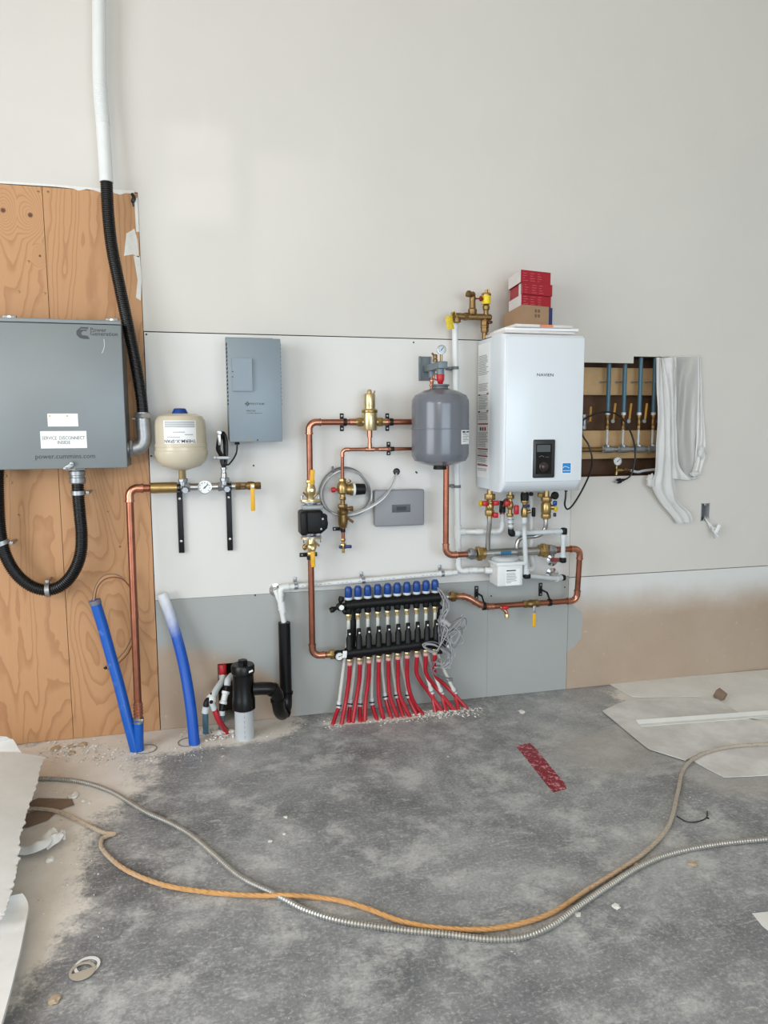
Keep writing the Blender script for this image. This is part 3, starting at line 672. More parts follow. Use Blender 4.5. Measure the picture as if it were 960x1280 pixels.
MB().tube(spline([V((g.x, g.y, pz0 - .01)), W(295.5, 566, .085), W(290, 576, .095), W(284, 581, .11), W(281, 570, .12)], 8), .0038, 8).build('cable', blackr, t)
for k in range(7):
    a = .9 + .05 * k; ox = (k - 3) * 1.1; pts = []
    for i in range(14):
        th = 2 * math.pi * i / 14; wdt = (4.6 + .5 * (k % 3)) * (1 if math.sin(th) > -.2 else .62)
        pts.append(W(277.5 + ox * .6 + math.cos(th) * wdt + (2 if math.sin(th) < 0 else 0), 562 - math.sin(th) * (19 + (k % 3) * 1.5), .085 + .006 * k))
    MB().tube(spline(pts, 4, True), .0038, 7, closed=True).build('cable_loop', blackr, t)
m = MB().bx(W(268, 572, .1).x, W(287, 572, .1).x, .092, .132, W(278, 574, .1).z, W(278, 570, .1).z, .002); m.lathe([(.007, 0), (.007, .012), (0, .014)], W(268.5, 572, .135), OUT, 10); m.build('cable_tie', galv, t)
m = MB().box(W(274.3, 548, .13), (.014, .008, .062), .003); m.lathe([(.01, 0), (.01, .01), (0, .012)], W(274, 541, .13), OUT, 10); m.cyl(W(274, 541, .13), W(274, 541, 0), .004, 8); m.build('hanger', steel, t)
c = HP_(280.5); m = MB().lathe([(.014, .036), (.014, .06), (.011, .062), (.011, .075), (.015, .077), (.015, .085)], c, Z, 14); m.build('sensor_body', steel, t)

# ------------------------------------------------------------------ middle: pump line, air separator, fill line
lo_ = .08
def at(px, py, off, z=None, x=None):
    p = W(px, py, off)
    if z is not None: p.z = z
    if x is not None: p.x = x
    return p
zA = W(450, 527.6, lo_).z; xA = W(387, 570, lo_).x
t = thing('copper_supply_pipe', 'copper pipe with a bend from the brass air separator down to the pump', 'pipe', V((xA, -lo_, W(388, 603, lo_).z)))
run(t, [V((W(446, 527, lo_).x, -lo_, zA)), V((xA, -lo_, zA)), V((xA, -lo_, W(388, 603, lo_).z))], .0145, R=.034)
m = MB().cyl(V((W(437, 527, lo_).x, -lo_, zA)), V((W(449, 527, lo_).x, -lo_, zA)), .0168); m.build('coupling', copper_new, t)
t = thing('copper_tank_pipe', 'short copper pipe between the air separator and the grey tank', 'pipe', V((W(500, 527, lo_).x, -lo_, zA)))
MB().cyl(V((W(476, 527, lo_).x, -lo_, zA)), V((W(549, 527, lo_).x, -lo_, zA)), .0145).build('pipe', copper, t)
m = MB().cyl(V((W(476, 527, lo_).x, -lo_, zA)), V((W(484, 527, lo_).x, -lo_, zA)), .0168); m.build('coupling', copper_new, t)
sx_ = W(462, 520, lo_).x; sb = W(462, 538, lo_); sb.x = sx_; hS = W(462, 487, lo_).z - sb.z; k_ = mpp(sb)
t = thing('air_separator', 'brass air separator standing in the upper copper line', 'air separator', sb)
MB().lathe([(.0, -.001), (.034, 0), (.036, .004), (.036, .096), (.034, .1), (.027, .102), (.0265, .112), (.0275, .116), (.0275, .165), (.025, .172), (.012, .175), (.0105, .188), (.007, .192), (.0, .193)], sb, Z, 28).build('body', brass_pale, t)
m = MB().lathe([(.037, .083), (.0385, .086), (.0385, .094), (.037, .097)], sb, Z, 28); m.build('body_rim', brass, t)
for s in (-1, 1):
    m = MB(); c = V((sx_, -lo_, zA)); hexnut(m, c + X * s * .05, X, .024, .02); m.cyl(c + X * s * .03, c + X * s * .07, .018); m.build('port', brass, t)
m = MB(); m.cyl(sb + V((.02, -.004, .17)), sb + V((.024, -.006, .186)), .004, 8); m.build('vent_pin', brass, t)
zB = W(470, 561.5, lo_).z; ro = .0085; xB = W(428, 590, .065).x
t = thing('copper_fill_pipe', 'thin copper pipe with a tee running from the grey tank to the fill valve', 'pipe', V((xB, -.065, zB)))
run(t, [V((W(549, 561, lo_).x, -lo_, zB)), V((W(462, 561, lo_).x, -lo_, zB)), V((xB, -.07, zB)), V((xB, -.065, W(429, 600, .065).z))], ro, R=.02)
m = MB().cyl(V((sx_ - .022, -lo_, zB)), V((sx_ + .022, -lo_, zB)), ro * 1.25); m.cyl(V((sx_, -lo_, zB)), V((sx_, -lo_, zB + .03)), ro * 1.25); m.build('tee', copper_new, t)
m = MB().cyl(V((sx_, -lo_, zB + .03)), sb, ro * 1.1); m.cyl(V((sx_, -lo_, zB + .055)), sb - Z * .0, ro * 1.5); m.build('branch', copper_new, t)
m = MB().cyl(V((W(473, 561, lo_).x, -lo_, zB)), V((W(484, 561, lo_).x, -lo_, zB)), ro * 1.25); m.build('coupling', copper_new, t)
clamp(V((W(431, 527, lo_).x, -lo_, zA)), .0148, X, 'black pipe clamp left of the brass air separator', .085)
clamp(V((W(489, 527, lo_).x, -lo_, zA)), .0148, X, 'black pipe clamp right of the brass air separator', .085)
clamp(V((W(490.5, 561, lo_).x, -lo_, zB)), .009, X, 'black pipe clamp on the thin copper fill pipe beside the tank', .065)

# circulator with its isolation flanges
ux = W(388.5, 640, .09).x
def flange_valve(label, px, yfl, yend, up, hy0, hy1):
    c = W(px, yfl, .09); e = W(px, yend, .09); x = ux; d = Z if up else -Z
    t = thing('flange_valve', label, 'isolation valve', V((x, -.09, min(c.z, e.z))), 'pump isolation valves'); o = V((x, -.09, c.z)); L = abs(e.z - c.z)
    MB().prism([(math.cos(a) * (.05 if abs(math.cos(a)) > .6 else .04), math.sin(a) * .03) for a in [2 * math.pi * k / 20 for k in range(20)]], o, X, Y, .009 if up else -.009).build('flange', brass_pale, t)
    m = MB().lathe([(.019, .006), (.019, .03), (.023, .036), (.0255, L * .45), (.0255, L * .6), (.021, L * .72), (.019, L * .8), (.0175, L)], o, d, 20); m.build('body', brass_pale, t)
    m = MB(); hexnut(m, o + d * L * .92, Z, .0215, .02); m.build('union_nut', brass, t)
    for s in (-1, 1):
        MB().cyl(o + d * .02 + X * s * .014 + OUT * .01, o + d * .044 + X * s * .036 + OUT * .014, .004, 8, .005).build('bolt', brass, t)
        MB().lathe([(.005, -.006), (.005, .022), (.008, .022), (.008, .028), (0, .028)], o + X * s * .04, d, 6).build('flange_bolt', galv, t)
    b = o + d * L * .55; MB().lathe([(.012, .018), (.012, .034), (.008, .036), (.008, .042), (0, .042)], b, OUT, 10).build('valve_stem', brass_pale, t)
    if not up: MB().ball(b + X * -.032, .011, (1, 1, 1.4)).build('drain_cap', brass, t)
    lever(t, at(0, 0, .0, None, None) if False else V((W(px + 1.5, hy0, .135).x, -.136, W(px, hy0, .135).z)), V((W(px + 2.6, hy1, .135).x, -.138, W(px, hy1, .135).z)), .021, yellow, .008); return t
flange_valve('brass flange valve with yellow handle above the black pump', 388, 626.5, 600, True, 606, 587)
flange_valve('brass flange valve with yellow handle below the black pump', 389, 671, 694, False, 689, 709)
z1p, z0p = W(388, 637, .13).z, W(388, 666, .13).z
t = thing('circulator_pump', 'black circulator pump between two brass flange valves', 'pump', V((ux, -.09, W(388, 671, .09).z)))
zt_, zb_ = W(388, 626.5, .09).z, W(388, 671, .09).z
m = MB().lathe([(.046, 0), (.046, .006), (.03, .01), (.028, .03), (.036, .05), (.036, zt_ - zb_ - .05), (.028, zt_ - zb_ - .03), (.03, zt_ - zb_ - .01), (.046, zt_ - zb_ - .006), (.046, zt_ - zb_)], V((ux, -.09, zb_)), Z, 24); m.build('volute', galv, t)
m = MB().box((ux - .008, -.155, (z1p + z0p) / 2 + .003), (.1, .1, z1p - z0p), .014, None, 3); m.build('motor_housing', blackp, t)
m = MB().box((ux - .048, -.16, (z1p + z0p) / 2), (.034, .11, z1p - z0p + .002), .012, None, 3); m.build('terminal_box', blackp, t)
m = MB().lathe([(.043, 0), (.043, .03), (.036, .034), (.0, .034)], V((ux + .02, -.17, (z1p + z0p) / 2 - .004)), OUT, 24); m.build('motor_cap', blackp, t)
m = MB().box((ux + .04, -.15, (z1p + z0p) / 2 - .0), (.05, .06, .07), .008); m.build('side_cover', blackp, t)
m = MB().bx(ux - .046, ux + .05, .1, .16, z1p, z1p + .022, .006); m.build('clear_wrap', mk('clear_plastic', (150, 154, 158), .15), t)
m = MB().bx(ux - .03, ux - .012, .1, .17, z0p - .012, z0p + .012, .003); m.build('bracket', galv, t)
m = MB().bx(ux + .012, ux + .034, .1, .17, z0p - .012, z0p + .006, .003); m.build('bracket', galv, t)
for k, (a, b) in enumerate(((28, 18), (20, -28))): MB().lathe([(.005, 0), (.005, .003), (0, .004)], V((ux + a * .001 + .01, -.204, (z1p + z0p) / 2 + b * .001)), OUT, 8).build('screw', galv, t)
xC = W(389.6, 760, .09).x; zC = W(400, 819, .09).z
t = thing('copper_return_riser', 'long copper pipe dropping from the pump to the black manifold', 'pipe', V((xC, -.09, zC)))
run(t, [V((xC, -.09, W(389, 692, .09).z)), V((xC, -.09, zC)), V((W(411, 819, .09).x, -.09, zC))], .0148, R=.036)
m = MB(); c = V((W(412, 819, .09).x, -.09, zC)); m.cyl(c - X * .012, c + X * .028, .016); hexnut(m, c + X * .014, X, .024, .024); m.build('union', brass, t)
clamp(V((xC, -.09, W(390, 697, .09).z)), .0152, Z, 'black pipe clamp behind the lower yellow valve handle', .085, .02, True)

# fill valve column
fx, fo = xB, .065; fz = lambda y: W(429.5, y, fo).z; fc = lambda y, dx=0, do=0: V((fx + dx, -fo - do, fz(y)))
t = thing('fill_valve', 'brass boiler fill valve with a red knob on the thin copper pipe', 'valve', fc(660))
m = MB().cyl(fc(598), fc(622), .0125); hexnut(m, fc(600.5), Z, .018, .018); m.lathe([(.014, 0), (.024, .008), (.027, .03), (.024, .05), (.016, .062)], fc(618), Z, 18); m.build('regulator_body', brass, t)
m = MB().lathe([(.016, 0), (.024, .008), (.026, .022), (.03, .026), (.03, .036)], fc(612, .012), X, 20); m.build('regulator_neck', brass, t)
MB().lathe([(.029, .036), (.031, .038), (.031, .046), (.029, .048)], fc(612, .012), X, 20).build('white_ring', white_pvc, t)
MB().lathe([(.027, .048), (.028, .052), (.026, .094), (.022, .098), (0, .098)], fc(612, .012), X, 20).build('adjust_cap', blackp, t)
m = MB().lathe([(.006, .0), (.006, .018), (.012, .02), (.013, .03), (.011, .038), (0, .04)], fc(612, -.016), -X, 12); m.build('knob', red_pl, t)
m = MB().cyl(fc(605, .014, .01), fc(600, .036, .012), .005, 8); hexnut(m, fc(601, .032, .012), V((.022, 0, .02)), .008, .012); m.build('test_port', brass, t)
m = MB().cyl(fc(620), fc(630), .011); hexnut(m, fc(623), Z, .016, .014); m.build('nipple', brass_old, t)
m = MB().lathe([(.014, 0), (.022, .01), (.024, .03), (.022, .06), (.026, .066), (.026, .078), (.018, .084), (.012, .1), (.011, .118)], fc(659), Z, 18); m.build('backflow_preventer', brass_old, t)
m = MB(); hexnut(m, fc(657), Z, .019, .02); hexnut(m, fc(633), Z, .024, .022); m.cyl(fc(636, .018), fc(636, .04), .009); hexnut(m, fc(636, .042), X, .014, .014); m.build('backflow_nut', brass_old, t)
m = MB().cyl(fc(646, .016, .006), fc(653, .048, .01), .005, 8, .007); m.build('vent_tube', brass_old, t)
MB().cyl(fc(658), fc(677), .0085).build('outlet_pipe', copper, t)
m = MB().cyl(fc(672), fc(691), .0085, 12, .007); hexnut(m, fc(674.5), Z, .0115, .014); hexnut(m, fc(682.5), Z, .0155, .024); m.build('drain_valve', brass, t)
m = MB().box(fc(683, .022, .012), (.034, .012, .016), .004); m.build('drain_handle', navy_pl, t); m = MB().box(fc(683, -.016, .012), (.014, .012, .015), .004); m.build('drain_handle', navy_pl, t)
clamp(fc(663), .009, Z, 'black pipe clamp under the brass fill valve', .062, .018, True, None, (-.008, 0, 0))

# coiled cable and the small control box
t = thing('coiled_cable', 'coil of grey cable hung behind the fill valve', 'cable', W(431, 645, .02))
for k in range(5):
    rx, ry, cx_, cy_ = 31.5 - 1.5 * (k % 3), 30 - 1.2 * (k % 2) - .6 * k, 430.5 + .9 * k, 614 + .7 * k
    MB().tube(spline([W(cx_ + rx * math.cos(a) * (1 - .1 * math.sin(a)), cy_ - ry * math.sin(a) * (1 + .02 * k), .018 + .005 * k + .006 * math.sin(3 * a + k)) for a in [2 * math.pi * i / 18 for i in range(18)]], 4, True), .0034, 7, closed=True).build('loop', [cable_dark, cable_grey, cable_dark, white_pvc, cable_grey][k], t)
for k, mt in enumerate((cable_grey, white_pvc)):
    MB().tube(spline([W(405 + k * 4, 632 + k * 2, .03), W(420, 642 + k, .04), W(442, 641 + k * 2, .06), W(464, 632 + k * 2, .08), W(481, 619 + k * 2.5, .08), W(490.5 + k, 605, .05), W(494.5 + k, 594, .012), W(495, 590, -.01)], 6), .0034, 7).build('tail', mt, t)
ring(MB(), W(416, 586.5, .03), X, .012, .004, 12, 6).build('cable_tie', cable_dark, t)
tag(MB().lathe([(.011, 0), (.017, 0), (.017, .003), (.013, .005), (.011, .003)], W(495.5, 589.5), OUT, 20).build('cable_grommet', blackr), 'black round cable hole in the white board above the grey box', 'cable grommet')
a, b = W(468.5, 613, .055), W(530.5, 656.5, .055)
t = thing('control_box', 'small grey plastic control box with a dark display beside the coiled cable', 'control box', ((a.x + b.x) / 2, 0, b.z))
MB().bx(a.x + .002, b.x - .002, 0, .036, b.z + .002, a.z - .002, .01, 3).build('base', box_grey, t)
MB().bx(a.x, b.x, .036, .056, b.z, a.z, .009, 3).build('lid', box_grey, t)
s_ = rect(t, 490, 631, 513, 640, .056, screen, 'display', .001)
c1, c2 = W(496, 633.5, .057), W(508, 638, .057); MB().bx(c1.x, c2.x, .057, .0575, c2.z, c1.z).build('display_window', ink, s_)
for k in range(4): MB().box(W(520 + (k % 2) * 2.2, 633 + (k // 2) * 3, .0563), (.004, .001, .003)).build('indicator', ink_l, t)

# ------------------------------------------------------------------ grey tank on its bracket
go = .21; gb = W(550, 582, go); gx = gb.x; gz1 = W(550, 485.5, go).z; h = gz1 - gb.z; R = 35.8 * mpp(V((gx, -go, 1.4)))
prof = [(0, -.004), (R * .3, -.002), (R * .62, .009), (R * .9, .024), (R * .985, .044), (R, .06), (R, h * .47), (R * 1.012, h * .475), (R * 1.012, h * .485), (R, h * .49), (R, h - .075), (R * .985, h - .055), (R * .9, h - .032), (R * .6, h - .012), (R * .36, h - .004), (R * .3, h)]
t = tankthing('dark grey expansion tank hanging from a wall bracket left of the boiler', gb, prof, tank_grey, 48)
MB().lathe([(R * .27, h - .004), (R * .26, h + .008), (R * .32, h + .012), (R * .32, h + .017), (R * .24, h + .019), (0, h + .019)], gb, Z, 24).build('collar', cab_dark, t)
MB().lathe([(.028, -.018), (.033, -.016), (.03, .006), (.02, .01)], gb, Z, 12).build('air_cap', blackp, t)
zl = W(577, 546, go).z; a0 = math.radians(27) + math.atan2(gx, 3.2); f = cylwrap(gb, R, zl, a0, .0016)
cylpatch(t, gb, R, zl, a0, .085, .064, paper, 'label')
m = MB()
for k in range(6): m.sheet(lambda u, v, k=k: f(-.035 + u * (.03 + .035 * ((k * 7 % 5) / 4)), .017 - k * .0075 + v * .003), 6, 1, .0002)
m.build('small_print', ink_l, t)
m = MB().sheet(lambda u, v: f(-.036 + u * .022, .021 + v * .007), 4, 1, .0002); m.sheet(lambda u, v: f(-.005 + u * .04, .021 + v * .006), 4, 1, .0002); m.build('label_heading', ink, t)
t = thing('tank_bracket', 'grey wall bracket with red valve and gauge above the grey tank', 'bracket', W(531, 476))
a, b = W(523.5, 445.5, .006), W(538.5, 476, .006)
MB().bx(a.x, b.x, 0, .006, b.z, a.z, .002).build('wall_plate', brk_grey, t)
for x in (a.x + .003, b.x - .003): MB().bx(x - .003, x + .003, .006, .016, b.z, a.z).build('plate_lip', brk_grey, t)
zb0, zb1 = W(554, 460.5, .25).z, W(554, 451.5, .25).z
MB().bx(gx - .022, gx + .022, .01, .25, zb0, zb1, .003).build('arm', brk_grey, t)
MB().cyl(V((gx, -go, zb0)), V((gx, -go, zb0 - .03)), .018).build('front_nipple', brk_grey, t)
MB().cyl(V((gx, -.08, zb0)), V((gx, -.08, zb0 - .03)), .016).build('rear_nipple', brk_grey, t)
m = MB().cyl(V((gx, -.08, zb0 - .028)), V((gx, -.08, zA)), .0085); m.build('copper_drop', copper, t)
m = MB()
for k in range(3): m.lathe([(.009, -.004), (.0125, -.003), (.0125, .003), (.009, .004)], V((gx, -.08, zb0 - .045 - .022 * k)), Z, 14)
m.build('drop_coupling', copper_new, t)
m = MB().lathe([(.010, 0), (.013, .01), (.018, .02), (.019, .045), (.015, .055), (.01, .06)], V((gx, -go, gz1 + .017)), Z, 14); m.build('check_valve', red_pl, t)
ring(MB(), V((gx - .018, -go, gz1 + .052)), Y, .014, .003, 14, 6).build('valve_ring', copper_new, t)
g1 = V((W(552, 437, go).x, -go, W(552, 437, go).z)); gauge(t, g1, .0215, dm=mk('dial_grey', (188, 196, 204), .3), ang=.7); MB().cyl(g1 + Y * .006, V((g1.x, -go + .006, zb1 - .002)), .006, 10).build('gauge_stem', brass, t)
m = MB(); c = V((W(544, 448, go).x, -go, zb1)); m.lathe([(.012, 0), (.012, .01), (.009, .014), (.011, .028), (.008, .034), (0, .034)], c, Z, 10); m.cyl(c + Z * .022, c + V((-.016, 0, .04)), .005, 8); m.build('relief_valve', brass_old, t)

# ------------------------------------------------------------------ white drain pipework
vo = .05; vr = .0145
t = thing('white_drain_pipe', 'white plastic drain pipe standing behind the grey tank', 'pipe', W(573, 713, vo))
vt, vm = W(568.5, 402, vo), W(572.5, 665, vo); ve = W(573.5, 708, vo)
MB().cyl(vt, vm, vr).build('riser', white_pvc, t); MB().cyl(vm, ve, vr).build('riser', white_pvc, t)
MB().cyl(vt - Z * .0, vt + (vm - vt).normalized() * .035, vr * 1.25).build('adapter', white_pvc, t)
d_ = (vm - vt).normalized(); m = MB().cyl(vm - d_ * .035, vm + d_ * .035, vr * 1.22); hb = at(592, 666, vo, vm.z); m.cyl(vm, vm + X * .035, vr * 1.22); m.build('tee', white_pvc, t)
el = V((W(627.5, 665, .1).x, -.1, vm.z)); up_ = V((el.x, -.1, W(627, 641, .1).z))
run(t, [vm + X * .03, V((W(600, 665, .07).x, -.07, vm.z)), el, up_], .0125, white_pvc, white_pvc, .03, 1.2, 'branch', 'elbow')
be = W(574, 714, vo); bn = W(617, 713, .09)
run(t, [ve, be, W(592, 712.5, .06), bn], .0125, white_pvc, white_pvc, .026, 1.2, 'outlet', 'elbow')
for (px, py), l in (((568.8, 460), 'grey clip holding the white riser above the grey tank'), ((571.5, 608), 'grey clip holding the white riser below the grey tank')):
    c = W(px, py, vo); q = thing('pipe_clip', l, 'pipe clip', V((c.x, 0, c.z)), 'grey pipe clips')
    MB().lathe([(vr, -.007), (vr * 1.25, -.007), (vr * 1.25, .007), (vr, .007)], c, d_, 16).build('ring', cab_dark, q)
    MB().bx(c.x - .034, c.x + .03, .0, .006, c.z - .007, c.z + .007, .002).build('foot', cab_dark, q); MB().bx(c.x - .03, c.x - .014, .0, .05, c.z - .006, c.z + .006, .002).build('ear', cab_dark, q)
lo2 = .045; la, lb = W(349, 734.5, lo2), W(571, 715.5, lo2)
t = thing('condensate_pipe', 'long white plastic pipe sloping across the wall above the black manifold', 'pipe', la)
MB().cyl(la, lb, .0125).build('pipe', white_pvc, t)
m = MB(); u_ = (lb - la).normalized()
for k in range(34):
    if k % 5 != 3: m.box(la.lerp(lb, .1 + k * .024) + V((0, -.0126, .001)), (.012 if k % 3 else .006, .0006, .0022), 0, Matrix.Rotation(-math.atan2(u_.z, u_.x), 3, 'Y'))
m.build('pipe_print', ink_l, t)
cpl = la.lerp(lb, .9); MB().cyl(cpl, cpl + u_ * .06, .0152).build('coupling', white_pvc, t)
st = W(355, 778, .055)
run(t, [la + u_ * .03, la - u_ * .0 + X * .006, V((la.x + .006, -.05, W(352, 757, .05).z)), st], .0125, white_pvc, white_pvc, .022, 1.2, 'drop', 'elbow')
m = MB().cyl(W(345, 738, .012), W(352.5, 757, .05), .0145); m.cyl(W(352, 752, .05), W(353.5, 766, .052), .016); m.build('wye', white_pvc, t)
tag(MB().lathe([(.0, .012), (.016, .012), (.018, .006), (.031, .003), (.031, 0)], W(344.5, 737.5), OUT, 28).build('escutcheon', chrome), 'chrome wall plate behind the white wye fitting', 'wall plate', 'chrome wall plates')
for (px, py), l in (((370, 733), 'grey clip on the sloping white pipe left of the copper riser'), ((454, 725.5), 'grey clip on the sloping white pipe above the blue actuators'), ((553, 717), 'grey clip on the sloping white pipe by the white riser foot')):
    c = W(px, py, lo2); c = la.lerp(lb, (c.x - la.x) / (lb.x - la.x)); q = thing('pipe_clip', l, 'pipe clip', V((c.x, 0, c.z)), 'grey pipe clips')
    MB().lathe([(.0126, -.008), (.016, -.008), (.016, .008), (.0126, .008)], c, u_, 16).build('ring', galv, q)
    MB().bx(c.x - .008, c.x + .008, 0, .005, c.z + .01, c.z + .036, .002).build('foot', galv, q); MB().bx(c.x - .006, c.x + .006, 0, .045, c.z + .013, c.z + .019, .001).build('ear', galv, q)
# black standpipe, trap, floor drain
t = thing('black_drain_trap', 'black plastic standpipe with a trap bend beside the grey floor pipe', 'drain trap', W(350, 893, .12))
s0, s1_ = W(355.3, 778, .055), W(357.5, 868, .06)
hollow(MB(), [s0, s1_], .0292).build('standpipe', abs_black, t)
ao = .2; zar = W(330, 861, ao).z
tr = spline([s1_ + Z * .02, s1_ - Z * .02, W(357, 884, .075), W(353.5, 892, .11), W(349.5, 889, .15), W(347.5, 879, .175), W(346, 868, .185), W(340, 861.5, .195), W(331, 860.5, ao), W(316, 861, ao)], 8)
MB().tube(tr, .0295, 18).build('trap_bend', abs_black, t)
m = MB()
for i in (2, 20, 42, 54): m.cyl(tr[i], tr[i + 2], .034, 18)
m.build('trap_socket', abs_black, t)
fb = Fl(306, 922); fx_ = fb.x; fy = fb.y; zf = lambda y: W(306, y, -fy).z
t = thing('floor_drain_stack', 'black drain fitting on a grey pipe rising from the floor', 'drain pipe', fb)
MB().lathe([(.0435, -.05), (.0435, zf(884)), (.04, zf(884))], V((fx_, fy, 0)), Z, 28).build('grey_pipe', grey_pvc, t)
m = MB()
for k in range(6): m.box((fx_ - .001, fy - .0437, .02 + k * .024), (.003, .0006, .014))
m.build('pipe_print', ink_l, t)
MB().lathe([(.0465, zf(886)), (.052, zf(885)), (.052, zf(873)), (.049, zf(871)), (.0475, zf(848)), (.0475, zf(842)), (.053, zf(840)), (.053, zf(832)), (.049, zf(830)), (0, zf(830))], V((fx_, fy, 0)), Z, 28).build('wye_body', abs_black, t)
MB().lathe([(.024, zf(831)), (.024, zf(825.5)), (.02, zf(824.5)), (0, zf(824.5))], V((fx_, fy, 0)), Z, 6).build('clean_out_plug', abs_black, t)
c = V((fx_ + .03, fy - .045, zf(836))); MB().box(c, (.026, .004, .008), .001, Matrix.Rotation(-.35, 3, 'Y')).build('sticker', paper, t)

# bundle of tubes in the small cut-out
t = thing('stub_tube', 'grey-blue tube stub with a white elbow left of the wall cut-out', 'pipe', Fl(256, 912), 'tubes at the wall cut-out')
p = [Fl(257, 915) , W(256.5, 888, .17)]
MB().cyl(p[0] - Z * .03, p[1], .0135).build('tube', blue_pex, t); MB().cyl(W(256.5, 891, .17), W(257.5, 883, .17), .016).build('coupling', pale_pipe, t)
MB().tube(spline([W(257.5, 884, .17), W(258, 878, .165), W(262, 873, .155), W(266, 868, .14)], 5), .0125, 12).build('elbow', blackp, t)
MB().lathe([(.013, -.01), (.0165, -.01), (.0165, .01), (.013, .01)], W(263, 872, .15), V((1, .4, 1)), 14).build('ring', pale_pipe, t)
t = thing('stub_tube', 'red tube curving from the floor up to a white branch by the cut-out', 'pipe', Fl(282, 917), 'tubes at the wall cut-out')
MB().tube(spline([Fl(284, 919) - Z * .02, Fl(282, 916) + Z * .01, W(274, 901, .16), W(268, 886, .16)], 7), .0135, 12).build('tube', red_pex, t)
m = MB().tube(spline([W(268, 887, .16), W(265, 879, .16), W(266, 871, .15), W(271, 861, .11), W(277, 852, .06), W(278.5, 846, .03)], 5), .0145, 12); m.build('branch', pale_pipe, t)
MB().ball(W(264.5, 875, .155), .021, (1, 1, 1.1)).build('elbow_body', white_pvc, t); MB().ball(W(264, 877.5, .178), .009).build('elbow_port', blackp, t)
MB().lathe([(.013, 0), (.019, .002), (.02, .045), (.017, .05), (.0, .05)], W(278.3, 843, -.0), Z, 14).build('red_cap', red_pl, t); MB().lathe([(.017, -.02), (.019, -.016), (.019, .0), (.017, .002)], W(278.3, 843, .0), Z, 14).build('cap_ring', pale_pipe, t)
t = thing('stub_tube', 'pale jointed tube leaning up beside the black drain fitting', 'pipe', Fl(276, 912), 'tubes at the wall cut-out')
MB().cyl(Fl(277, 913) - Z * .02, W(276.5, 893, .15), .0135).build('tube', blue_pex, t)
a, b, c, d = W(276.5, 893, .15), W(278.5, 880, .14), W(282.5, 864, .12), W(285, 853, .1)
MB().cyl(a - Z * .004, a.lerp(b, .35), .0165).build('coupling', pale_pipe, t); MB().cyl(a.lerp(b, .3), b, .0135).build('black_section', blackp, t)
MB().tube([b, b.lerp(c, .2), b.lerp(c, .25), b.lerp(c, .75), b.lerp(c, .8), c], [.0185, .0185, .0145, .0145, .0185, .0185], 14).build('joint', white_pvc, t)
MB().tube(spline([c, d, W(287, 848, .06), W(292, 843, .0)], 5), .0125, 12).build('bend', blackp, t)
MB().tube(spline([d.lerp(c, .3), d + Z * .01, W(289, 845, .05)], 5), .0155, 12).build('elbow', pale_pipe, t)

# ------------------------------------------------------------------ boiler
bx0, bx1 = 1.331, 1.748; fO = .345
bz1 = W(680, 416.5, fO).z; bzf = W(680, 602.5, fO).z; zbo = W(640, 615.2, .31).z
t = thing('wall_boiler', 'white wall-hung boiler with a black control panel', 'boiler', ((bx0 + bx1) / 2, 0, zbo))
MB().bx(bx0 + .002, bx1 - .002, .02, .2, zbo + .004, bz1 - .004, .004).build('casing', boiler_w, t)
MB().bx(bx0 + .05, bx1 - .05, .0, .02, zbo + .2, bz1 - .05).build('wall_hanger', galv, t)
# front cover: side profile with a sloped lower front edge, swept across the width
m = MB(); prof = [(.2, zbo), (.30, zbo), (fO - .004, bzf - .004), (fO, bzf + .006), (fO, bz1 - .03), (fO - .006, bz1 - .012), (fO - .02, bz1 - .003), (fO - .04, bz1), (.2, bz1)]
vs = []; steps = [(bx0, .0), (bx0 + .001, .0)]
def row(x, ins): return [V((x, -(o if o <= .2 else min(o, fO - ins)), z)) for o, z in prof]
rows = [row(bx0, .045), row(bx0 + .003, .026), row(bx0 + .01, .012), row(bx0 + .02, .003), row(bx0 + .028, 0), row(bx1 - .028, 0), row(bx1 - .02, .003), row(bx1 - .01, .012), row(bx1 - .003, .026), row(bx1, .045)]
N_ = len(prof); vs = [p for r in rows for p in r]
fs = [(i * N_ + k, (i + 1) * N_ + k, (i + 1) * N_ + (k + 1) % N_, i * N_ + (k + 1) % N_) for i in range(len(rows) - 1) for k in range(N_)] + [tuple(range(N_)), tuple(range((len(rows) - 1) * N_, len(rows) * N_))]
m.faces(vs, fs); m.build('front_cover', boiler_w, t, 50)
MB().bx(bx0 + .014, bx1 - .014, fO - .006, fO + .0035, bzf + .002, bz1 - .016, .004, 3).build('front_panel', boiler_w, t)
fO += .0036
text(t, 'NAVIEN', .083, W(681.5, 468.6, fO), X, Z, logo_k, off=.004, height=.0135)
a, b = W(666.3, 549.5, fO), W(692.6, 597, fO)
cpn = MB().bx(a.x - .004, b.x + .004, fO - .002, fO + .002, b.z - .004, a.z + .004, .003).build('panel_bezel', boiler_w, t)
cp_ = MB().bx(a.x, b.x, fO - .01, fO + .009, b.z, a.z, .007, 3).build('control_panel', mk('panel_charcoal', (38, 40, 42), .35), t)
a2, b2 = W(670.2, 555, fO + .009), W(689, 592.5, fO + .009); MB().bx(a2.x, b2.x, fO + .009, fO + .0096, b2.z, a2.z).build('glass', mk('panel_black', (12, 12, 13), .12), cp_)
a2, b2 = W(671.3, 556.3, fO + .01), W(688, 564.8, fO + .01); MB().bx(a2.x, b2.x, fO + .0096, fO + .0102, b2.z, a2.z).build('display', lcd, cp_)
kc = W(679.5, 583.5, fO + .0096); MB().lathe([(.0195, 0), (.0195, .002), (.0165, .003), (.016, .011), (.013, .013), (0, .013)], kc, OUT, 26).build('knob', mk('knob_dark', (44, 34, 33), .3), cp_)
ring(MB(), kc + OUT * .0015, OUT, .0205, .0011, 28, 5).build('knob_ring', mk('knob_trim', (112, 90, 82), .3, .6), cp_)
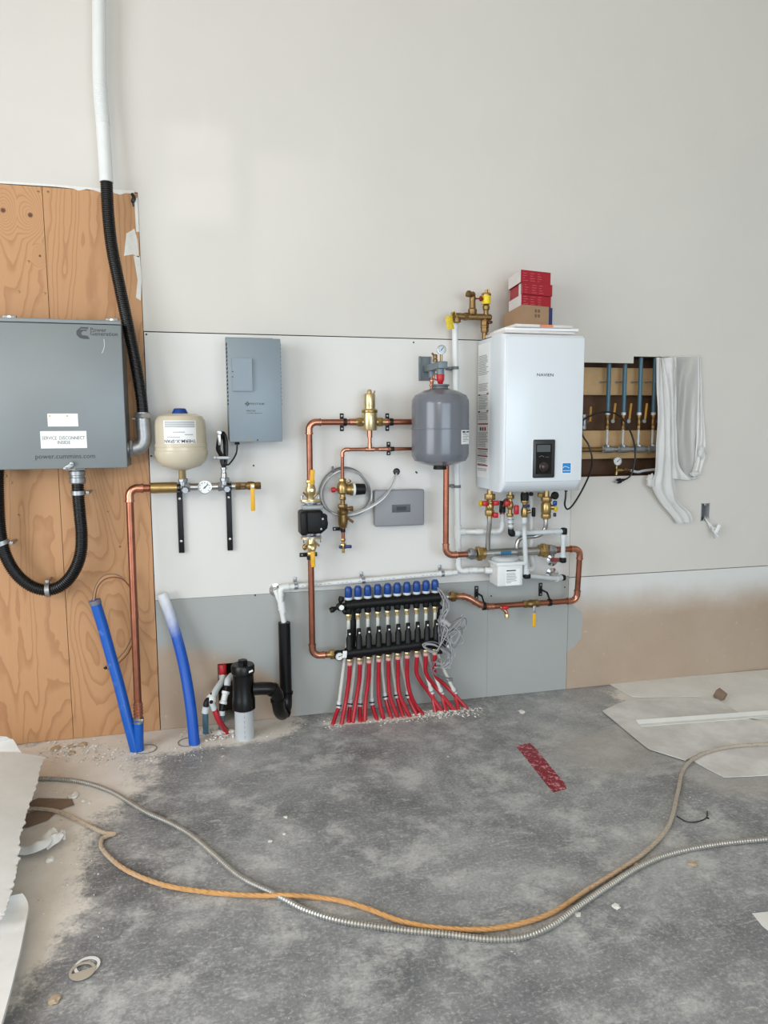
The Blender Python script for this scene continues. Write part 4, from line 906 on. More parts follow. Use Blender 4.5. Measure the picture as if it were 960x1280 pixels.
MB().tube(spline([W(674, 571.3, fO + .0102), W(677, 569.8, fO + .0102), W(680, 571, fO + .0102)], 4), .0006, 5).build('touch_mark', ink_l, cp_); MB().tube(spline([W(682, 571.3, fO + .0102), W(686, 571.2, fO + .0102)], 4), .0006, 5).build('touch_mark', ink_l, cp_)
rect(t, 702.5, 578.2, 714, 591.8, fO, paper, 'sticker_border', .0004); es = rect(t, 703.3, 579, 713.2, 591, fO + .0004, energy, 'energy_sticker', .0004)
c = W(708, 584.3, fO + .0009); MB().tube(spline([c + V((-.018, 0, -.002)), c + V((-.008, 0, .0045)), c + V((.004, 0, .002)), c + V((.016, 0, -.003))], 6), .0014, 5).build('sticker_swirl', paper, es)
MB().bx(W(703.3, 0, fO).x if False else es.location.x if False else W(704, 588, fO).x, W(712.6, 588, fO).x, fO + .0008, fO + .001, W(708, 588.6, fO).z, W(708, 588.0, fO).z).build('sticker_line', paper, es)
def SX(px, py, x=bx0):       # point on the boiler's left side plane
    d = CR * ((px - 480) / CF) - CU * ((py - 640) / CF) + CD; return CP + d * ((x - CP.x) / d.x)
def side(y0, y1, o0, o1, mat, name, par, lift=.0006):    # strip on the left side, heights taken at mid depth
    z0, z1 = SX(603, y1).z, SX(603, y0).z; return MB().bx(bx0 - lift + .0021, bx0 + .002, o0, o1, z0, z1).build(name, mat, par)
lb_ = side(430, 597, .028, .172, paper, 'warning_label', t, .0012)
m = MB(); random.seed(3)
for y in [445 + 2.1 * i for i in range(12)] + [480 + 2 * i for i in range(5)] + [494 + 2.1 * i for i in range(9)] + [516 + 2.1 * i for i in range(5)] + [541 + 2.1 * i for i in range(9)] + [564, 566, 568, 573, 575, 577, 580, 586, 588]:
    z = SX(603, y).z; e = random.uniform(.13, .166); m.bx(bx0 + .0003, bx0 + .001, .036, e, z - .0017, z + .0017)
tag(m.build('small_print', ink_l, lb_), kind='stuff')
for y, w0, w1, mt in ((493.5, .034, .06, ink), (492.5, .145, .168, ink_r), (514.5, .034, .06, ink), (514, .145, .168, ink_r), (530, .034, .165, ink_r), (561.3, .034, .165, ink_r), (570, .034, .165, ink_r), (581.5, .034, .165, ink_r)):
    z = SX(603, y).z; MB().bx(bx0 + .0001, bx0 + .001, w0, w1, z - .0032, z + .0032).build('label_bar', mt, lb_)
for k in range(3):
    z = SX(603, 536).z; MB().bx(bx0 + .0001, bx0 + .001, .06 + k * .03, .078 + k * .03, z - .009, z + .008).build('pictogram', ink_r if k else ink, lb_)

# things lying on the boiler
ztop = bz1
t = thing('manual_stack', 'stack of white instruction papers lying on top of the boiler', 'papers', W(672, 414, .25))
for k, (xa, ya, xb, yb, o0, o1, rz, mt) in enumerate(((628, 0, 716, 0, .06, .32, .03, white_card), (632, 0, 722, 0, .05, .315, -.05, paper), (640, 0, 712, 0, .08, .33, .02, white_card))):
    p, q = W(xa, 412, .3), W(xb, 412, .3)
    MB().box(((p.x + q.x) / 2, -(o0 + o1) / 2, ztop + .0075 + .0135 * k), (q.x - p.x, o1 - o0, .0125), .002, Matrix.Rotation(rz, 3, 'Z')).build('booklet', mt, t)
zp = ztop + .0412
p = W(683, 409, .331); MB().box((p.x, -.3325, ztop + .0345), (.065, .0015, .0105), 0, Matrix.Rotation(.02, 3, 'Z')).build('cover_print', orange_ink, t)
def hexa(m, A, B, C, z0, z1, zl=None):
    D = B + C - A; zl = z1 if zl is None else zl; b = [V((p.x, p.y, z0)) for p in (A, B, D, C)]; tp = [V((p.x, p.y, z)) for p, z in ((A, z1), (B, z1), (D, zl), (C, zl))]
    return m.faces(b + tp, [(3, 2, 1, 0), (4, 5, 6, 7), (0, 1, 5, 4), (1, 2, 6, 5), (2, 3, 7, 6), (3, 0, 4, 7)])
A, B, C = W(653.5, 395, .29), W(686, 395, .25), W(629, 400, .06); B.z = C.z = A.z; zc1 = W(653.5, 380.5, .29).z; zc0 = zp
t = thing('cardboard_box', 'brown cardboard box with a dark end lying on the boiler papers', 'box', V((A.x, A.y, zc0)))
hexa(MB(), A, B, C, zc0, zc1, zc1 - .015).build('carton', cardb, t, 20)
e_ = (B - A).normalized(); MBx = MB(); hexa(MBx, B + e_ * .001, B + e_ * .022, B + e_ * .001 + (C - A), zc0, zc1 - .003); MBx.build('dark_end', navy_pl, t, 20)
nrm = V((e_.y, -e_.x, 0)); nrm = nrm if nrm.y < 0 else -nrm; mid = A.lerp(B, .55); m = MB()
for i in (-1, 1):
    for j in (-1, 1): m.prism([(-.006, -.007), (.006, -.007), (.006, .007), (-.006, .007)], V((mid.x, mid.y, (zc0 + zc1) / 2 + .012)) + nrm * .0004 + e_ * i * .009 + Z * j * .011, e_, Z, .0004)
m.build('print_mark', mk('box_print', (112, 88, 70), .8), t)
A, B, C = W(652, 360, .26), W(689, 360, .225), W(636.5, 360, .06); B.z = C.z = A.z
lv = [zc1 + .0005, W(652, 367.5, .26).z, W(652, 352.5, .26).z, W(652, 336.5, .26).z]
for k, l in enumerate(('lowest of the three red and white cartons on the boiler', 'middle red carton with a red side panel on the boiler', 'topmost red carton of the stack on the boiler')):
    o = V(((0, .004, -.003)[k], (0, -.004, .002)[k], 0)); a, b, c = A + o, B + o, C + o
    t = thing('red_carton', l, 'box', V((a.x, a.y, lv[k])), 'red cartons on the boiler'); z0, z1 = lv[k] + .0005, lv[k + 1] - .0012
    hexa(MB(), a, b, c, z0, z1).build('carton', red_box, t, 20)
    sd = (c - a).normalized(); L = (c - a).length; n_ = V((sd.y, -sd.x, 0)); n_ = n_ if n_.x < 0 else -n_
    if k != 1: MB().faces([a + n_ * .0008 + V((0, 0, z0 - a.z + .0005)), a + n_ * .0008 + sd * L + V((0, 0, z0 - a.z + .0005)), a + n_ * .0008 + sd * L + V((0, 0, z1 - a.z - .0005)), a + n_ * .0008 + V((0, 0, z1 - a.z - .0005))], [(0, 1, 2, 3)]).build('side_panel', white_card, t)
    else:
        for q0, q1, mt in ((.12, .3, white_card),): MB().faces([a + n_ * .0008 + sd * L * q + V((0, 0, (z0 if i < 2 else z1) - a.z)) for i, q in enumerate((q0, q1, q1, q0))], [(0, 1, 2, 3)]).build('side_panel', mt, t)
    ef = (b - a).normalized(); nf = V((ef.y, -ef.x, 0)); nf = nf if nf.y < 0 else -nf; m = MB(); random.seed(k)
    for i in range(4):
        for j in range(3):
            w_ = random.uniform(.01, .03); m.prism([(0, 0), (w_, 0), (w_, .0022), (0, .0022)], V((a.x, a.y, z0 + .008 + i * .011)) + nf * .0004 + ef * (.01 + j * .042), ef, Z, .0003)
    tag(m.build('small_print', mk('pink_print', (206, 90, 104), .5), t), kind='stuff')

# brass relief assembly at the top left of the boiler
ro_ = .09; zr = W(590, 396, ro_).z; rx = lambda p: W(p, 396, ro_).x; RP = lambda p, dz=0: V((rx(p), -ro_, zr + dz))
t = thing('brass_relief_assembly', 'tarnished brass relief pipe with valves above the boiler corner', 'valve assembly', RP(606, -.09))
m = MB().cyl(RP(575), RP(612.5), .0155); m.lathe([(.0155, 0), (.012, .006), (0, .008)], RP(612.5), X, 14); hexnut(m, RP(582), X, .02, .02); m.build('header', brass_old, t)
m = MB().cyl(RP(565), RP(576), .0165); hexnut(m, RP(566.5), X, .021, .016); m.lathe([(.0165, 0), (.019, -.012), (.019, -.028), (.0165, -.03)], RP(571), -Z * -1, 14); m.cyl(RP(571), V((vt.x, vt.y, vt.z)), .0165); m.build('relief_tee', brass_old, t)
q = RP(571); 
c = W(590.5, 386, ro_); m = MB(); s_x = c.x
m.lathe([(.018, -.01), (.0215, .0), (.0215, .014), (.016, .02), (.0145, .05), (.016, .072)], V((s_x, -ro_, zr + .02)), Z, 14); m.build('spigot_base', brass_old, t)
m = MB().tube(spline([V((s_x, -ro_, zr + .08)), V((s_x + .002, -ro_, zr + .105)), W(589.5, 368.5, ro_ + .01), W(585.8, 366.2, ro_ + .025), W(584.8, 370, ro_ + .03)], 5), [.013] * 10 + [.0125] * 11, 12); m.build('spigot_spout', brass_old, t)
m = MB().lathe([(.004, 0), (.004, .02), (.012, .022), (.013, .03), (.01, .034), (0, .034)], V((s_x + .012, -ro_ - .004, zr + .085)), V((1, -.2, 0)), 10); m.cyl(V((s_x + .03, -ro_ - .006, zr + .085)), V((s_x + .062, -ro_ - .006, zr + .085)), .004, 8); m.build('spigot_handle', mk('dark_red_knob', (120, 20, 30), .4), t)
vx = rx(607.5); zv = lambda y: W(607.5, y, ro_).z
m = MB().lathe([(.012, zv(396)), (.012, zv(388)), (.016, zv(387)), (.017, zv(383)), (.012, zv(381)), (.018, zv(380.4))], V((vx, -ro_, 0)), Z, 14); m.build('vent_neck', brass_old, t)
MB().lathe([(.018, zv(380.6)), (.0215, zv(380)), (.0215, zv(369.8)), (.018, zv(369.4))], V((vx, -ro_, 0)), Z, 20).build('vent_body', yel2, t)
m = MB().lathe([(.023, zv(369.8)), (.0235, zv(368)), (.021, zv(366.4)), (.006, zv(366)), (.006, zv(362)), (0, zv(361.8))], V((vx + .0, -ro_, 0)), Z, 18); m.cyl(V((vx + .009, -ro_, zv(366))), V((vx + .011, -ro_, zv(361))), .004, 8); m.build('vent_cap', brass, t)
dx_ = rx(606) - vx; m = MB().cyl(V((vx + dx_, -ro_, zr)), V((vx + dx_, -ro_, zv(424))), .0125)
hexnut(m, V((vx + dx_, -ro_, zv(404))), Z, .0205, .03); hexnut(m, V((vx + dx_, -ro_, zv(412))), Z, .019, .03); hexnut(m, V((vx + dx_, -ro_, zv(409))), Z, .021, .008); m.build('drop_valve', brass_old, t)
MB().box(V((vx + .012, -ro_ - .02, zv(403.5))), (.024, .02, .014), .005).build('drop_handle', mk('maroon_knob', (84, 26, 26), .4), t)
tg = thing('warning_tag', 'yellow warning tag hanging from the brass relief tee', 'tag', W(561, 412, ro_))
cyt = [W(556.5, 396, ro_ + .02), W(565, 394.5, ro_ + .02), W(567.5, 411, ro_ + .02), W(559, 412.5, ro_ + .02)]
MB().sheet(lambda u, v: cyt[0].lerp(cyt[1], u).lerp(cyt[3].lerp(cyt[2], u), v) + OUT * .006 * math.sin(3 * u), 4, 4, .001).build('tag_card', yellow_tag, tg)
MB().tube(spline([cyt[1] - X * .01 - Z * .004, RP(566, .02) + OUT * .022, RP(568, .0) + OUT * .022], 5), .0015, 6).build('tag_wire', yellow_tag, tg)

# ------------------------------------------------------------------ valves and pipes under the boiler
so = .15; SO = lambda px, py, d=0: W(px, py, so + d)
def vx_(px): return W(px, 640, so).x
def stem_thing(name, label, cat, px, ylow): return thing(name, label, cat, V((vx_(px), -so, W(px, ylow, so).z)))
def zy(px, y): return W(px, y, so).z
ho2 = .13; zH = W(640, 690, ho2).z
t = stem_thing('shutoff_valve', 'brass valve with red handles on the leftmost pipe under the boiler', 'valve', 612, 646); x = vx_(612); c = lambda y: V((x, -so, zy(612, y)))
m = MB().cyl(c(612), c(648), .014); hexnut(m, c(621), Z, .0275, .03); hexnut(m, c(627.5), Z, .024, .012); hexnut(m, c(641), Z, .024, .03); m.lathe([(.016, -.02), (.021, -.01), (.021, .01), (.016, .02)], c(633), Z, 14); m.build('body', brass, t)
m = MB().cyl(c(629), c(629) - X * .04, .012); m.build('side_port', brass, t); m = MB().lathe([(.012, 0), (.015, .004), (.015, .014), (.009, .018), (0, .018)], c(629) - X * .038, -X, 12); m.build('port_cap', yellow_tag, t)
for (dx, y, w, h_) in ((-.034, 628.5, .026, .026), (.024, 628.5, .03, .024), (.022, 643.5, .026, .026)): MB().box(c(y) + V((dx, -.022, 0)), (w, .02, h_), .005).build('handle', red_pl, t)
t = thing('supply_drop_pipe', 'stainless pipe dropping from the red-handled valve into the header', 'pipe', V((x, -ho2, zH))); MB().tube([c(645), c(655), V((x, -ho2 - .005, zy(612, 668))), V((x, -ho2, zH))], .0125, 14).build('pipe', steel, t)
# black and copper elbow feeding the white drain
t = thing('relief_elbow', 'dark copper elbow above the white drain bend under the boiler', 'pipe fitting', up_)
m = MB().tube(spline([up_ - Z * .006, up_ + Z * .02, up_ + V((.008, -.0, .045)), up_ + V((.03, .01, .06)), V((vx_(634), -so, zy(634, 631)))], 5), .0135, 12); m.build('elbow', copper, t)
MB().lathe([(.013, 0), (.0165, 0), (.0165, .03), (.013, .03)], up_ + Z * .002, Z, 14).build('socket', blackm, t); MB().box(up_ + V((-.012, -.012, .042)), (.012, .02, .04), .003).build('lever', blackm, t)
t = stem_thing('shutoff_valve', 'brass valve with two red handles above the black corner elbow', 'valve', 637.5, 646); x = vx_(637.5); c = lambda y: V((x, -so, zy(637.5, y)))
m = MB().cyl(c(612), c(647), .0105); hexnut(m, c(621), Z, .02, .02); hexnut(m, c(644), Z, .017, .018); m.lathe([(.012, -.02), (.017, -.008), (.017, .008), (.012, .02)], c(632), Z, 14); m.build('body', brass, t)
for (dx, y, w, h_) in ((-.022, 628.5, .03, .026), (.026, 637, .024, .046)): MB().box(c(y) + V((dx, -.018, 0)), (w, .018, h_), .005).build('handle', red_pl, t)
go_ = .16; zg = W(670, 665.5, go_).z
t = thing('pale_supply_pipe', 'pale grey pipe with black elbows running under the boiler to the wall', 'pipe', W(638, 666, go_)); ex = W(638.5, 665, go_).x
MB().cyl(V((ex - .002, -so, zy(637.5, 646))), V((ex, -go_, zg + .02)), .0125).build('drop', pale_pipe, t); m = MB()
for k in range(3): m.lathe([(.0128, -.003), (.015, -.002), (.015, .002), (.0128, .003)], V((ex, -go_, zg + .026 + .022 * k)), Z, 14)
m.build('crimp_rings', galv, t)
MB().tube(spline([V((ex, -go_, zg + .03)), V((ex, -go_, zg + .006)), V((ex + .006, -go_, zg - .002)), V((ex + .03, -go_, zg))], 4), .0145, 12).build('elbow', blackp, t)
exr = W(703, 665, go_).x; MB().cyl(V((ex + .02, -go_, zg)), V((exr, -go_, zg)), .0125).build('run', pale_pipe, t)
for p in (ex + .03, exr - .03): MB().cyl(V((p - .012, -go_, zg)), V((p + .012, -go_, zg)), .0155).build('coupling', pale_pipe, t)
MB().box(V((exr + .008, -go_, zg)), (.028, .032, .036), .008).build('elbow', blackp, t)
zlo = W(703, 699, go_).z; MB().cyl(V((exr + .006, -go_, zg - .01)), V((exr + .006, -go_, zlo + .012)), .012).build('drop', pale_pipe, t)
for z in (zg - .03, zlo + .022): MB().cyl(V((exr + .006, -go_, z - .012)), V((exr + .006, -go_, z + .012)), .0155).build('coupling', pale_pipe, t)
MB().box(V((exr + .006, -go_, zlo - .004)), (.03, .032, .03), .008).build('elbow', blackp, t)
w1 = W(689.5, 700); MB().cyl(V((exr + .006, -go_, zlo - .004)), V((w1.x + .003, 0, w1.z)), .0115).build('wall_stub', red_pex, t)
tag(MB().lathe([(.0, .01), (.015, .01), (.017, .006), (.031, .003), (.031, 0)], W(690, 700.5), OUT, 28).build('escutcheon', chrome), 'upper chrome wall plate right of the stainless header', 'wall plate', 'chrome wall plates')
tag(MB().lathe([(.0, .012), (.016, .012), (.018, .006), (.036, .003), (.036, 0)], W(690, 718), OUT, 28).build('escutcheon', chrome), 'lower chrome wall plate right of the white neutraliser box', 'wall plate', 'chrome wall plates')
t = stem_thing('shutoff_valve', 'brass valve with dark blue handles above the long pale pipe', 'valve', 655.5, 648); x = vx_(655.5); c = lambda y: V((x, -so, zy(655.5, y)))
m = MB().cyl(c(612), c(650), .011); hexnut(m, c(627), Z, .019, .016); m.lathe([(.012, -.03), (.018, -.012), (.018, .012), (.012, .03)], c(641), Z, 14); m.cyl(c(641), c(639) + V((.03, -.012, 0)), .009); m.build('body', brass, t)
MB().lathe([(.02, -.02), (.021, -.01), (.021, .01), (.018, .02)], c(620.5), Z, 14).build('black_nut', blackp, t); MB().box(c(632) + OUT * .02, (.034, .018, .014), .004).build('blue_handle', navy_pl, t)
MB().box(c(640) + V((.04, -.02, 0)), (.016, .02, .046), .005).build('black_handle', blackp, t); MB().box(c(617.5) + V((.03, -.01, 0)), (.02, .02, .02), .007).build('black_knob', blackp, t)
t = thing('pale_drop_pipe', 'pale grey pipe falling in front of the stainless header to a black elbow', 'pipe', W(658, 722, .19)); o2 = .19
tp, bt = V((x, -so, zy(655.5, 648))), W(658, 718, o2); MB().tube(spline([tp, tp - Z * .03, W(655.5, 668, o2), bt], 6), .0118, 14).build('drop', pale_pipe, t)
MB().cyl(tp + Z * .006, tp - Z * .02, .015).build('coupling', pale_pipe, t); MB().cyl(bt + Z * .0, bt + Z * .03, .0155).build('coupling', pale_pipe, t)
MB().box(bt + V((.002, 0, -.008)), (.034, .034, .026), .008).build('elbow', blackp, t)
ww = W(697, 720, .06); MB().cyl(bt + V((.012, 0, -.008)), V((ww.x - .03, -.12, ww.z)), .0118).build('run', pale_pipe, t)
MB().cyl(V((ww.x - .04, -.123, ww.z)), V((ww.x - .005, -.105, ww.z)), .0155).build('coupling', pale_pipe, t); MB().box(V((ww.x + .008, -.1, ww.z)), (.028, .034, .03), .009).build('end_cap', blackp, t)
MB().cyl(V((ww.x + .0, -.09, ww.z)), W(691, 718), .011).build('wall_stub', pale_pipe, t)
t = stem_thing('shutoff_valve', 'large brass valve with a blue handle at the right end under the boiler', 'valve', 682.5, 648); x = vx_(682.5); c = lambda y: V((x, -so, zy(682.5, y)))
m = MB().cyl(c(612), c(650), .014); hexnut(m, c(624), Z, .0275, .026); hexnut(m, c(645), Z, .025, .024); m.lathe([(.018, -.04), (.026, -.02), (.026, .02), (.018, .036)], c(635), Z, 16); m.cyl(c(634), c(634) + V((.04, -.014, 0)), .013); m.build('body', brass, t)
m = MB(); hexnut(m, c(618.5) - X * .03, Z, .017, .022); m.build('side_nut', brass, t); MB().box(c(635) + V((.042, -.02, -.004)), (.02, .02, .026), .007).build('port_cap', yellow_tag, t)
MB().lathe([(.018, 0), (.02, .004), (.02, .014), (.016, .018), (0, .018)], c(619.5) + V((.04, -.004, 0)), OUT, 16).build('black_knob', blackp, t); MB().box(c(629) + V((.042, -.012, 0)), (.02, .016, .026), .006).build('blue_handle', blue_pl, t); MB().box(c(643.5) + V((.043, -.01, 0)), (.014, .014, .02), .004).build('grey_cap', ink, t)
t = thing('bent_steel_pipe', 'stainless pipe bending from the large brass valve back to the header', 'pipe', W(646, 688, ho2)); hxm = W(646, 688, ho2).x
MB().tube(spline([c(647), c(655), W(681, 661, .145), W(676, 667.5, .14), W(668, 670.3, ho2), W(655, 671.5, ho2), W(649, 674, ho2), V((hxm, -ho2, zH + .035)), V((hxm, -ho2, zH))], 6), .0115, 14).build('pipe', steel, t)
# stainless low-loss header with brass unions
HX = lambda p, dz=0: V((W(p, 690, ho2).x, -ho2, zH + dz))
t = thing('steel_header', 'horizontal stainless header tube with brass unions under the boiler', 'pipe header', HX(640))
MB().cyl(HX(598), HX(684), .0215, 22).build('tube', steel, t)
for p, s in ((598.5, 1), (680, -1)):
    m = MB(); hexnut(m, HX(p), X, .038, .026); m.lathe([(.03, .012), (.03, .03), (.024, .034)], HX(p), X * s, 18); m.build('union_nut', brass, t)
    m = MB(); hexnut(m, HX(p) - X * s * .038, X, .03, .026); m.cyl(HX(p) - X * s * .02, HX(p) - X * s * .062, .022); m.build('dielectric_union', cast, t)
f2 = lambda u, v: HX(624 + 13 * u) + V((0, -.0222 * math.cos((v - .45) * .9), .0222 * math.sin((v - .45) * .9)))
MB().sheet(f2, 2, 6, .0004).build('blue_label', mk('teal_label', (34, 96, 130), .4), t)
# copper: from the tank down into the header
xT = W(557.5, 640, ho2).x
t = thing('copper_tank_drop', 'copper pipe running from the grey tank down to the stainless header', 'pipe', V((xT, -ho2, zH)))
run(t, [V((xT, -ho2, W(557, 570, ho2).z)), V((xT, -ho2, zH)), HX(587)], .0145, R=.036)
# copper: from the header round to the manifold
zR = W(680, 753.5, .11).z; xR = W(723, 720, .12).x
t = thing('copper_return_loop', 'copper pipe looping from the header down and left to the black manifold', 'pipe', V((xR, -.11, zR)))
pR = W(612, 757, .11); pR.z = zR
run(t, [HX(693), V((xR, -ho2, zH)), V((xR, -.11, zR)), V((pR.x, -.11, zR))], .0145, R=.034)
ug = W(567, 745.5, .1); sw = spline([V((pR.x + .02, -.11, zR)), V((pR.x - .02, -.11, zR + .002)), W(598, 754.5, .11), W(588, 748.5, .105), W(580, 745.6, .1), ug], 6)
m = MB().tube(sw, .0165, 14)
for i in (4, 10, 14, 19, 24): m.cyl(sw[i], sw[i + 1], .0185)
m.build('offset_bends', copper_new, t)
m = MB(); m.cyl(ug - X * .03, ug + X * .02, .018); hexnut(m, ug - X * .004, X, .0265, .026); m.build('union', brass_old, t)
for p in (696, 700): m = MB().cyl(HX(p), HX(p) + X * .012, .017); m.build('coupling', copper_new, t)
t = thing('ball_valve', 'brass ball valve with a yellow lever hanging down on the lower copper pipe', 'valve', W(664, 753, .11)); q0, q1 = V((W(654, 753, .11).x, -.11, zR)), V((W(674, 753, .11).x, -.11, zR))
m = valve_body(MB(), q0, q1, .0175); m.cyl((q0 + q1) / 2, (q0 + q1) / 2 + OUT * .03 - Z * .012, .007); m.build('body', brass_old, t)
hp = V((W(668, 760, .14).x, -.14, zR - .012)); MB().bx(hp.x - .008, hp.x + .008, .138, .142, hp.z - .05, hp.z + .008, .0015).build('lever_arm', galv, t); lever(t, hp - Z * .03, hp - Z * .1, .019, yellow, .008)
t = thing('drain_valve', 'copper drain branch with a red handle under the lower copper pipe', 'valve', W(633, 772, .12)); q = [V((W(618, 756, .11).x, -.11, zR)), W(625, 758.5, .115), W(630, 762, .125), W(633, 766, .13), W(633.5, 772, .13)]
MB().tube(spline(q, 5), .0095, 12).build('branch', copper_new, t); MB().ball(W(632, 759.5, .15), .013, (1.5, .8, .9)).build('handle', red_pl, t)
m = MB().lathe([(.008, 0), (.0115, .002), (.0115, .02), (.009, .024)], W(633.5, 772.5, .13), Z, 12); m.build('hose_end', brass_pale, t)
clamp(V((W(605, 757, .11).x, -.11, zR + .004)), .0165, X, 'black pipe clamp by the s-bend of the lower copper pipe', .07, .02, False, None, (0, 0, .045))
clamp(V((W(687, 753, .11).x, -.11, zR)), .0148, X, 'black pipe clamp right of the lower yellow lever', .07, .02, False, None, (0, 0, .045))
# neutraliser
a, b = W(622.5, 706.5, .2), W(653.5, 732, .2)
t = thing('neutraliser_box', 'white condensate neutraliser box with a printed label under the header', 'neutraliser', ((a.x + b.x) / 2, -.14, b.z))
MB().bx(a.x, b.x, .09, .2, b.z, a.z, .008, 3).build('housing', white_pvc, t); MB().bx(a.x - .008, b.x + .014, .085, .206, a.z - .006, a.z + .012, .004).build('lid', white_pvc, t)
MB().lathe([(.066, 0), (.07, .004), (.07, .016), (.062, .022), (0, .024)], V(((a.x + b.x) / 2 - .004, -.135, a.z + .012)), Z, 28).build('cap', grey_pvc, t)
MB().cyl(V((a.x + .004, -.12, W(617, 713, .12).z)), V((a.x - .03, -.11, W(617, 713, .12).z)), .017).build('inlet', white_pvc, t)
MB().bx(a.x, b.x, 0, .09, (a.z + b.z) / 2 - .01, (a.z + b.z) / 2 + .01).build('mount', white_pvc, t)
l_ = rect(t, 632, 711.5, 649.5, 731, .2001, paper, 'label', .0006); m = MB()
p = W(633, 713.6, .2007); MB().bx(p.x, p.x + .05, .2007, .2009, p.z - .003, p.z + .003).build('label_heading', ink, t)
m = MB(); random.seed(5)
for k in range(7):
    p = W(633, 717 + 1.9 * k, .2007); m.bx(p.x, p.x + random.uniform(.025, .058), .2007, .2009, p.z - .0016, p.z + .0016)
tag(m.build('small_print', ink_l, t), kind='stuff')
t = thing('white_return_tube', 'white drain tube behind the long pale pipe beside the neutraliser box', 'pipe', W(667, 714, .05))
wt = [W(664, 616, .05), W(664.5, 660, .05), W(664.5, 695, .05), W(666.5, 706, .07), W(664, 711.5, .09), W(658, 711, .1)]
MB().tube(spline(wt, 6), .0115, 12).build('tube', white_pvc, t); MB().tube(spline(wt[2:], 6), .0145, 12).build('bend', white_pvc, t)

# ------------------------------------------------------------------ radiant floor manifold
mo = .1
uA, uB = W(433, 757.5, mo), W(549, 745, mo); lA, lB = W(432, 816.5, mo), W(556, 801.5, mo)
zu = (uA.z + uB.z) / 2; zl_ = (lA.z + lB.z) / 2; uA.z += (zu - uA.z) * .5; uB.z += (zu - uB.z) * .5
t = thing('heating_manifold', 'black radiant heating manifold with ten blue actuators', 'manifold', V(((lA.x + lB.x) / 2, -mo, lB.z)), None)
MB().tube([uA, uB], .0245, 18).build('upper_bar', blackp, t); MB().tube([lA, lB], .026, 18).build('lower_bar', blackp, t)
rb = MB()
for k in range(21): rb.cyl(uA.lerp(uB, k / 20.0) - X * .004, uA.lerp(uB, k / 20.0) + X * .004, .0262, 14)
rb.build('upper_bar_ribs', blackp, t)
for px, nm in ((441.5, 'left'), (546, 'right')):
    p = W(px, 780, .05); MB().bx(p.x - .014, p.x + .014, .035, .06, W(px, 815, .05).z, W(px, 750, .05).z, .003).build('bracket', blackm, t)
    for y in (757, 812): MB().bx(p.x - .014, p.x + .014, 0, mo, W(px, y, .05).z - .008, W(px, y, .05).z + .008, .002).build('bracket_arm', blackm, t)
AX = [435.5, 447.5, 459.7, 472.2, 484.5, 496.5, 508.6, 520.6, 532.4, 543.7]
BX_ = [437, 449.7, 461.3, 473.6, 485.5, 497.4, 509, 521.2, 532.3, 543.4]
act_me = ring_me = None
for i, px in enumerate(AX):
    x = W(px, 750, mo).x; f = (x - uA.x) / (uB.x - uA.x); b = uA.lerp(uB, f); fl_ = lA.lerp(lB, (x - lA.x) / (lB.x - lA.x)); b.x = x
    if act_me is None:
        a = MB().lathe([(.0165, .034), (.0182, .038), (.0182, .07), (.0165, .082), (.011, .09), (.0, .092)], b, Z, 18).build('actuator', blue_pl, t); act_me = a; base0 = b.copy()
        r_ = MB().lathe([(.0185, .026), (.0195, .028), (.0195, .036), (.0182, .038)], b, Z, 18).build('actuator_ring', pale_pipe, a)
        k_ = MB().lathe([(.017, .0), (.0165, .012), (.0175, .014), (.0175, .026), (.015, .027)], b, Z, 14).build('valve_neck', blackp, t)
        mem = [(act_me, r_, k_)]
    else:
        A_, R_, K_ = mem[0]; a = A_.copy(); COL.objects.link(a); a.location = A_.location + (b - base0); r2 = R_.copy(); COL.objects.link(r2); r2.parent = a; k2 = K_.copy(); COL.objects.link(k2); k2.location = K_.location + (b - base0)
    # flow meter between the bars
    zb = b.z
    MB().lathe([(.0145, -.045), (.0165, -.04), (.0165, -.02), (.014, 0)], b, Z, 14).build('outlet_collar', blackp, t)
    hexnut(hm := MB(), b - Z * .053, Z, .0145, .018); hm.cyl(b - Z * .06, b - Z * .074, .0125, 12); hm.build('outlet_nut', brass_pale, t)
    c = V((W(px + .6, 800, mo).x, -mo - .012, fl_.z)); 
    MB().lathe([(.0175, .018), (.0175, .03), (.0155, .034), (.0155, .075), (.012, .085), (.0105, .09), (.0105, .118), (.0, .12)], c, Z, 14).build('flow_meter', blackp, t)
    MB().lathe([(.0045, 0), (.0045, .002), (0, .002)], c + V((0, -.0105, .1)), OUT, 10).build('meter_window', dialw, t)
for i, px in enumerate(BX_):
    c = V((W(px, 826, mo).x, -mo, 0)); f = (c.x - lA.x) / (lB.x - lA.x); c.z = lA.lerp(lB, f).z
    MB().lathe([(.0165, -.03), (.0175, -.02), (.016, 0)], c, Z, 14).build('inlet_collar', blackp, t)
    m = MB(); hexnut(m, c - Z * .039, Z, .015, .018); m.build('inlet_nut', brass_pale, t); MB().lathe([(.0125, -.062), (.0135, -.06), (.0135, -.049), (.0125, -.047)], c, Z, 14).build('inlet_ring', pinkish, t)
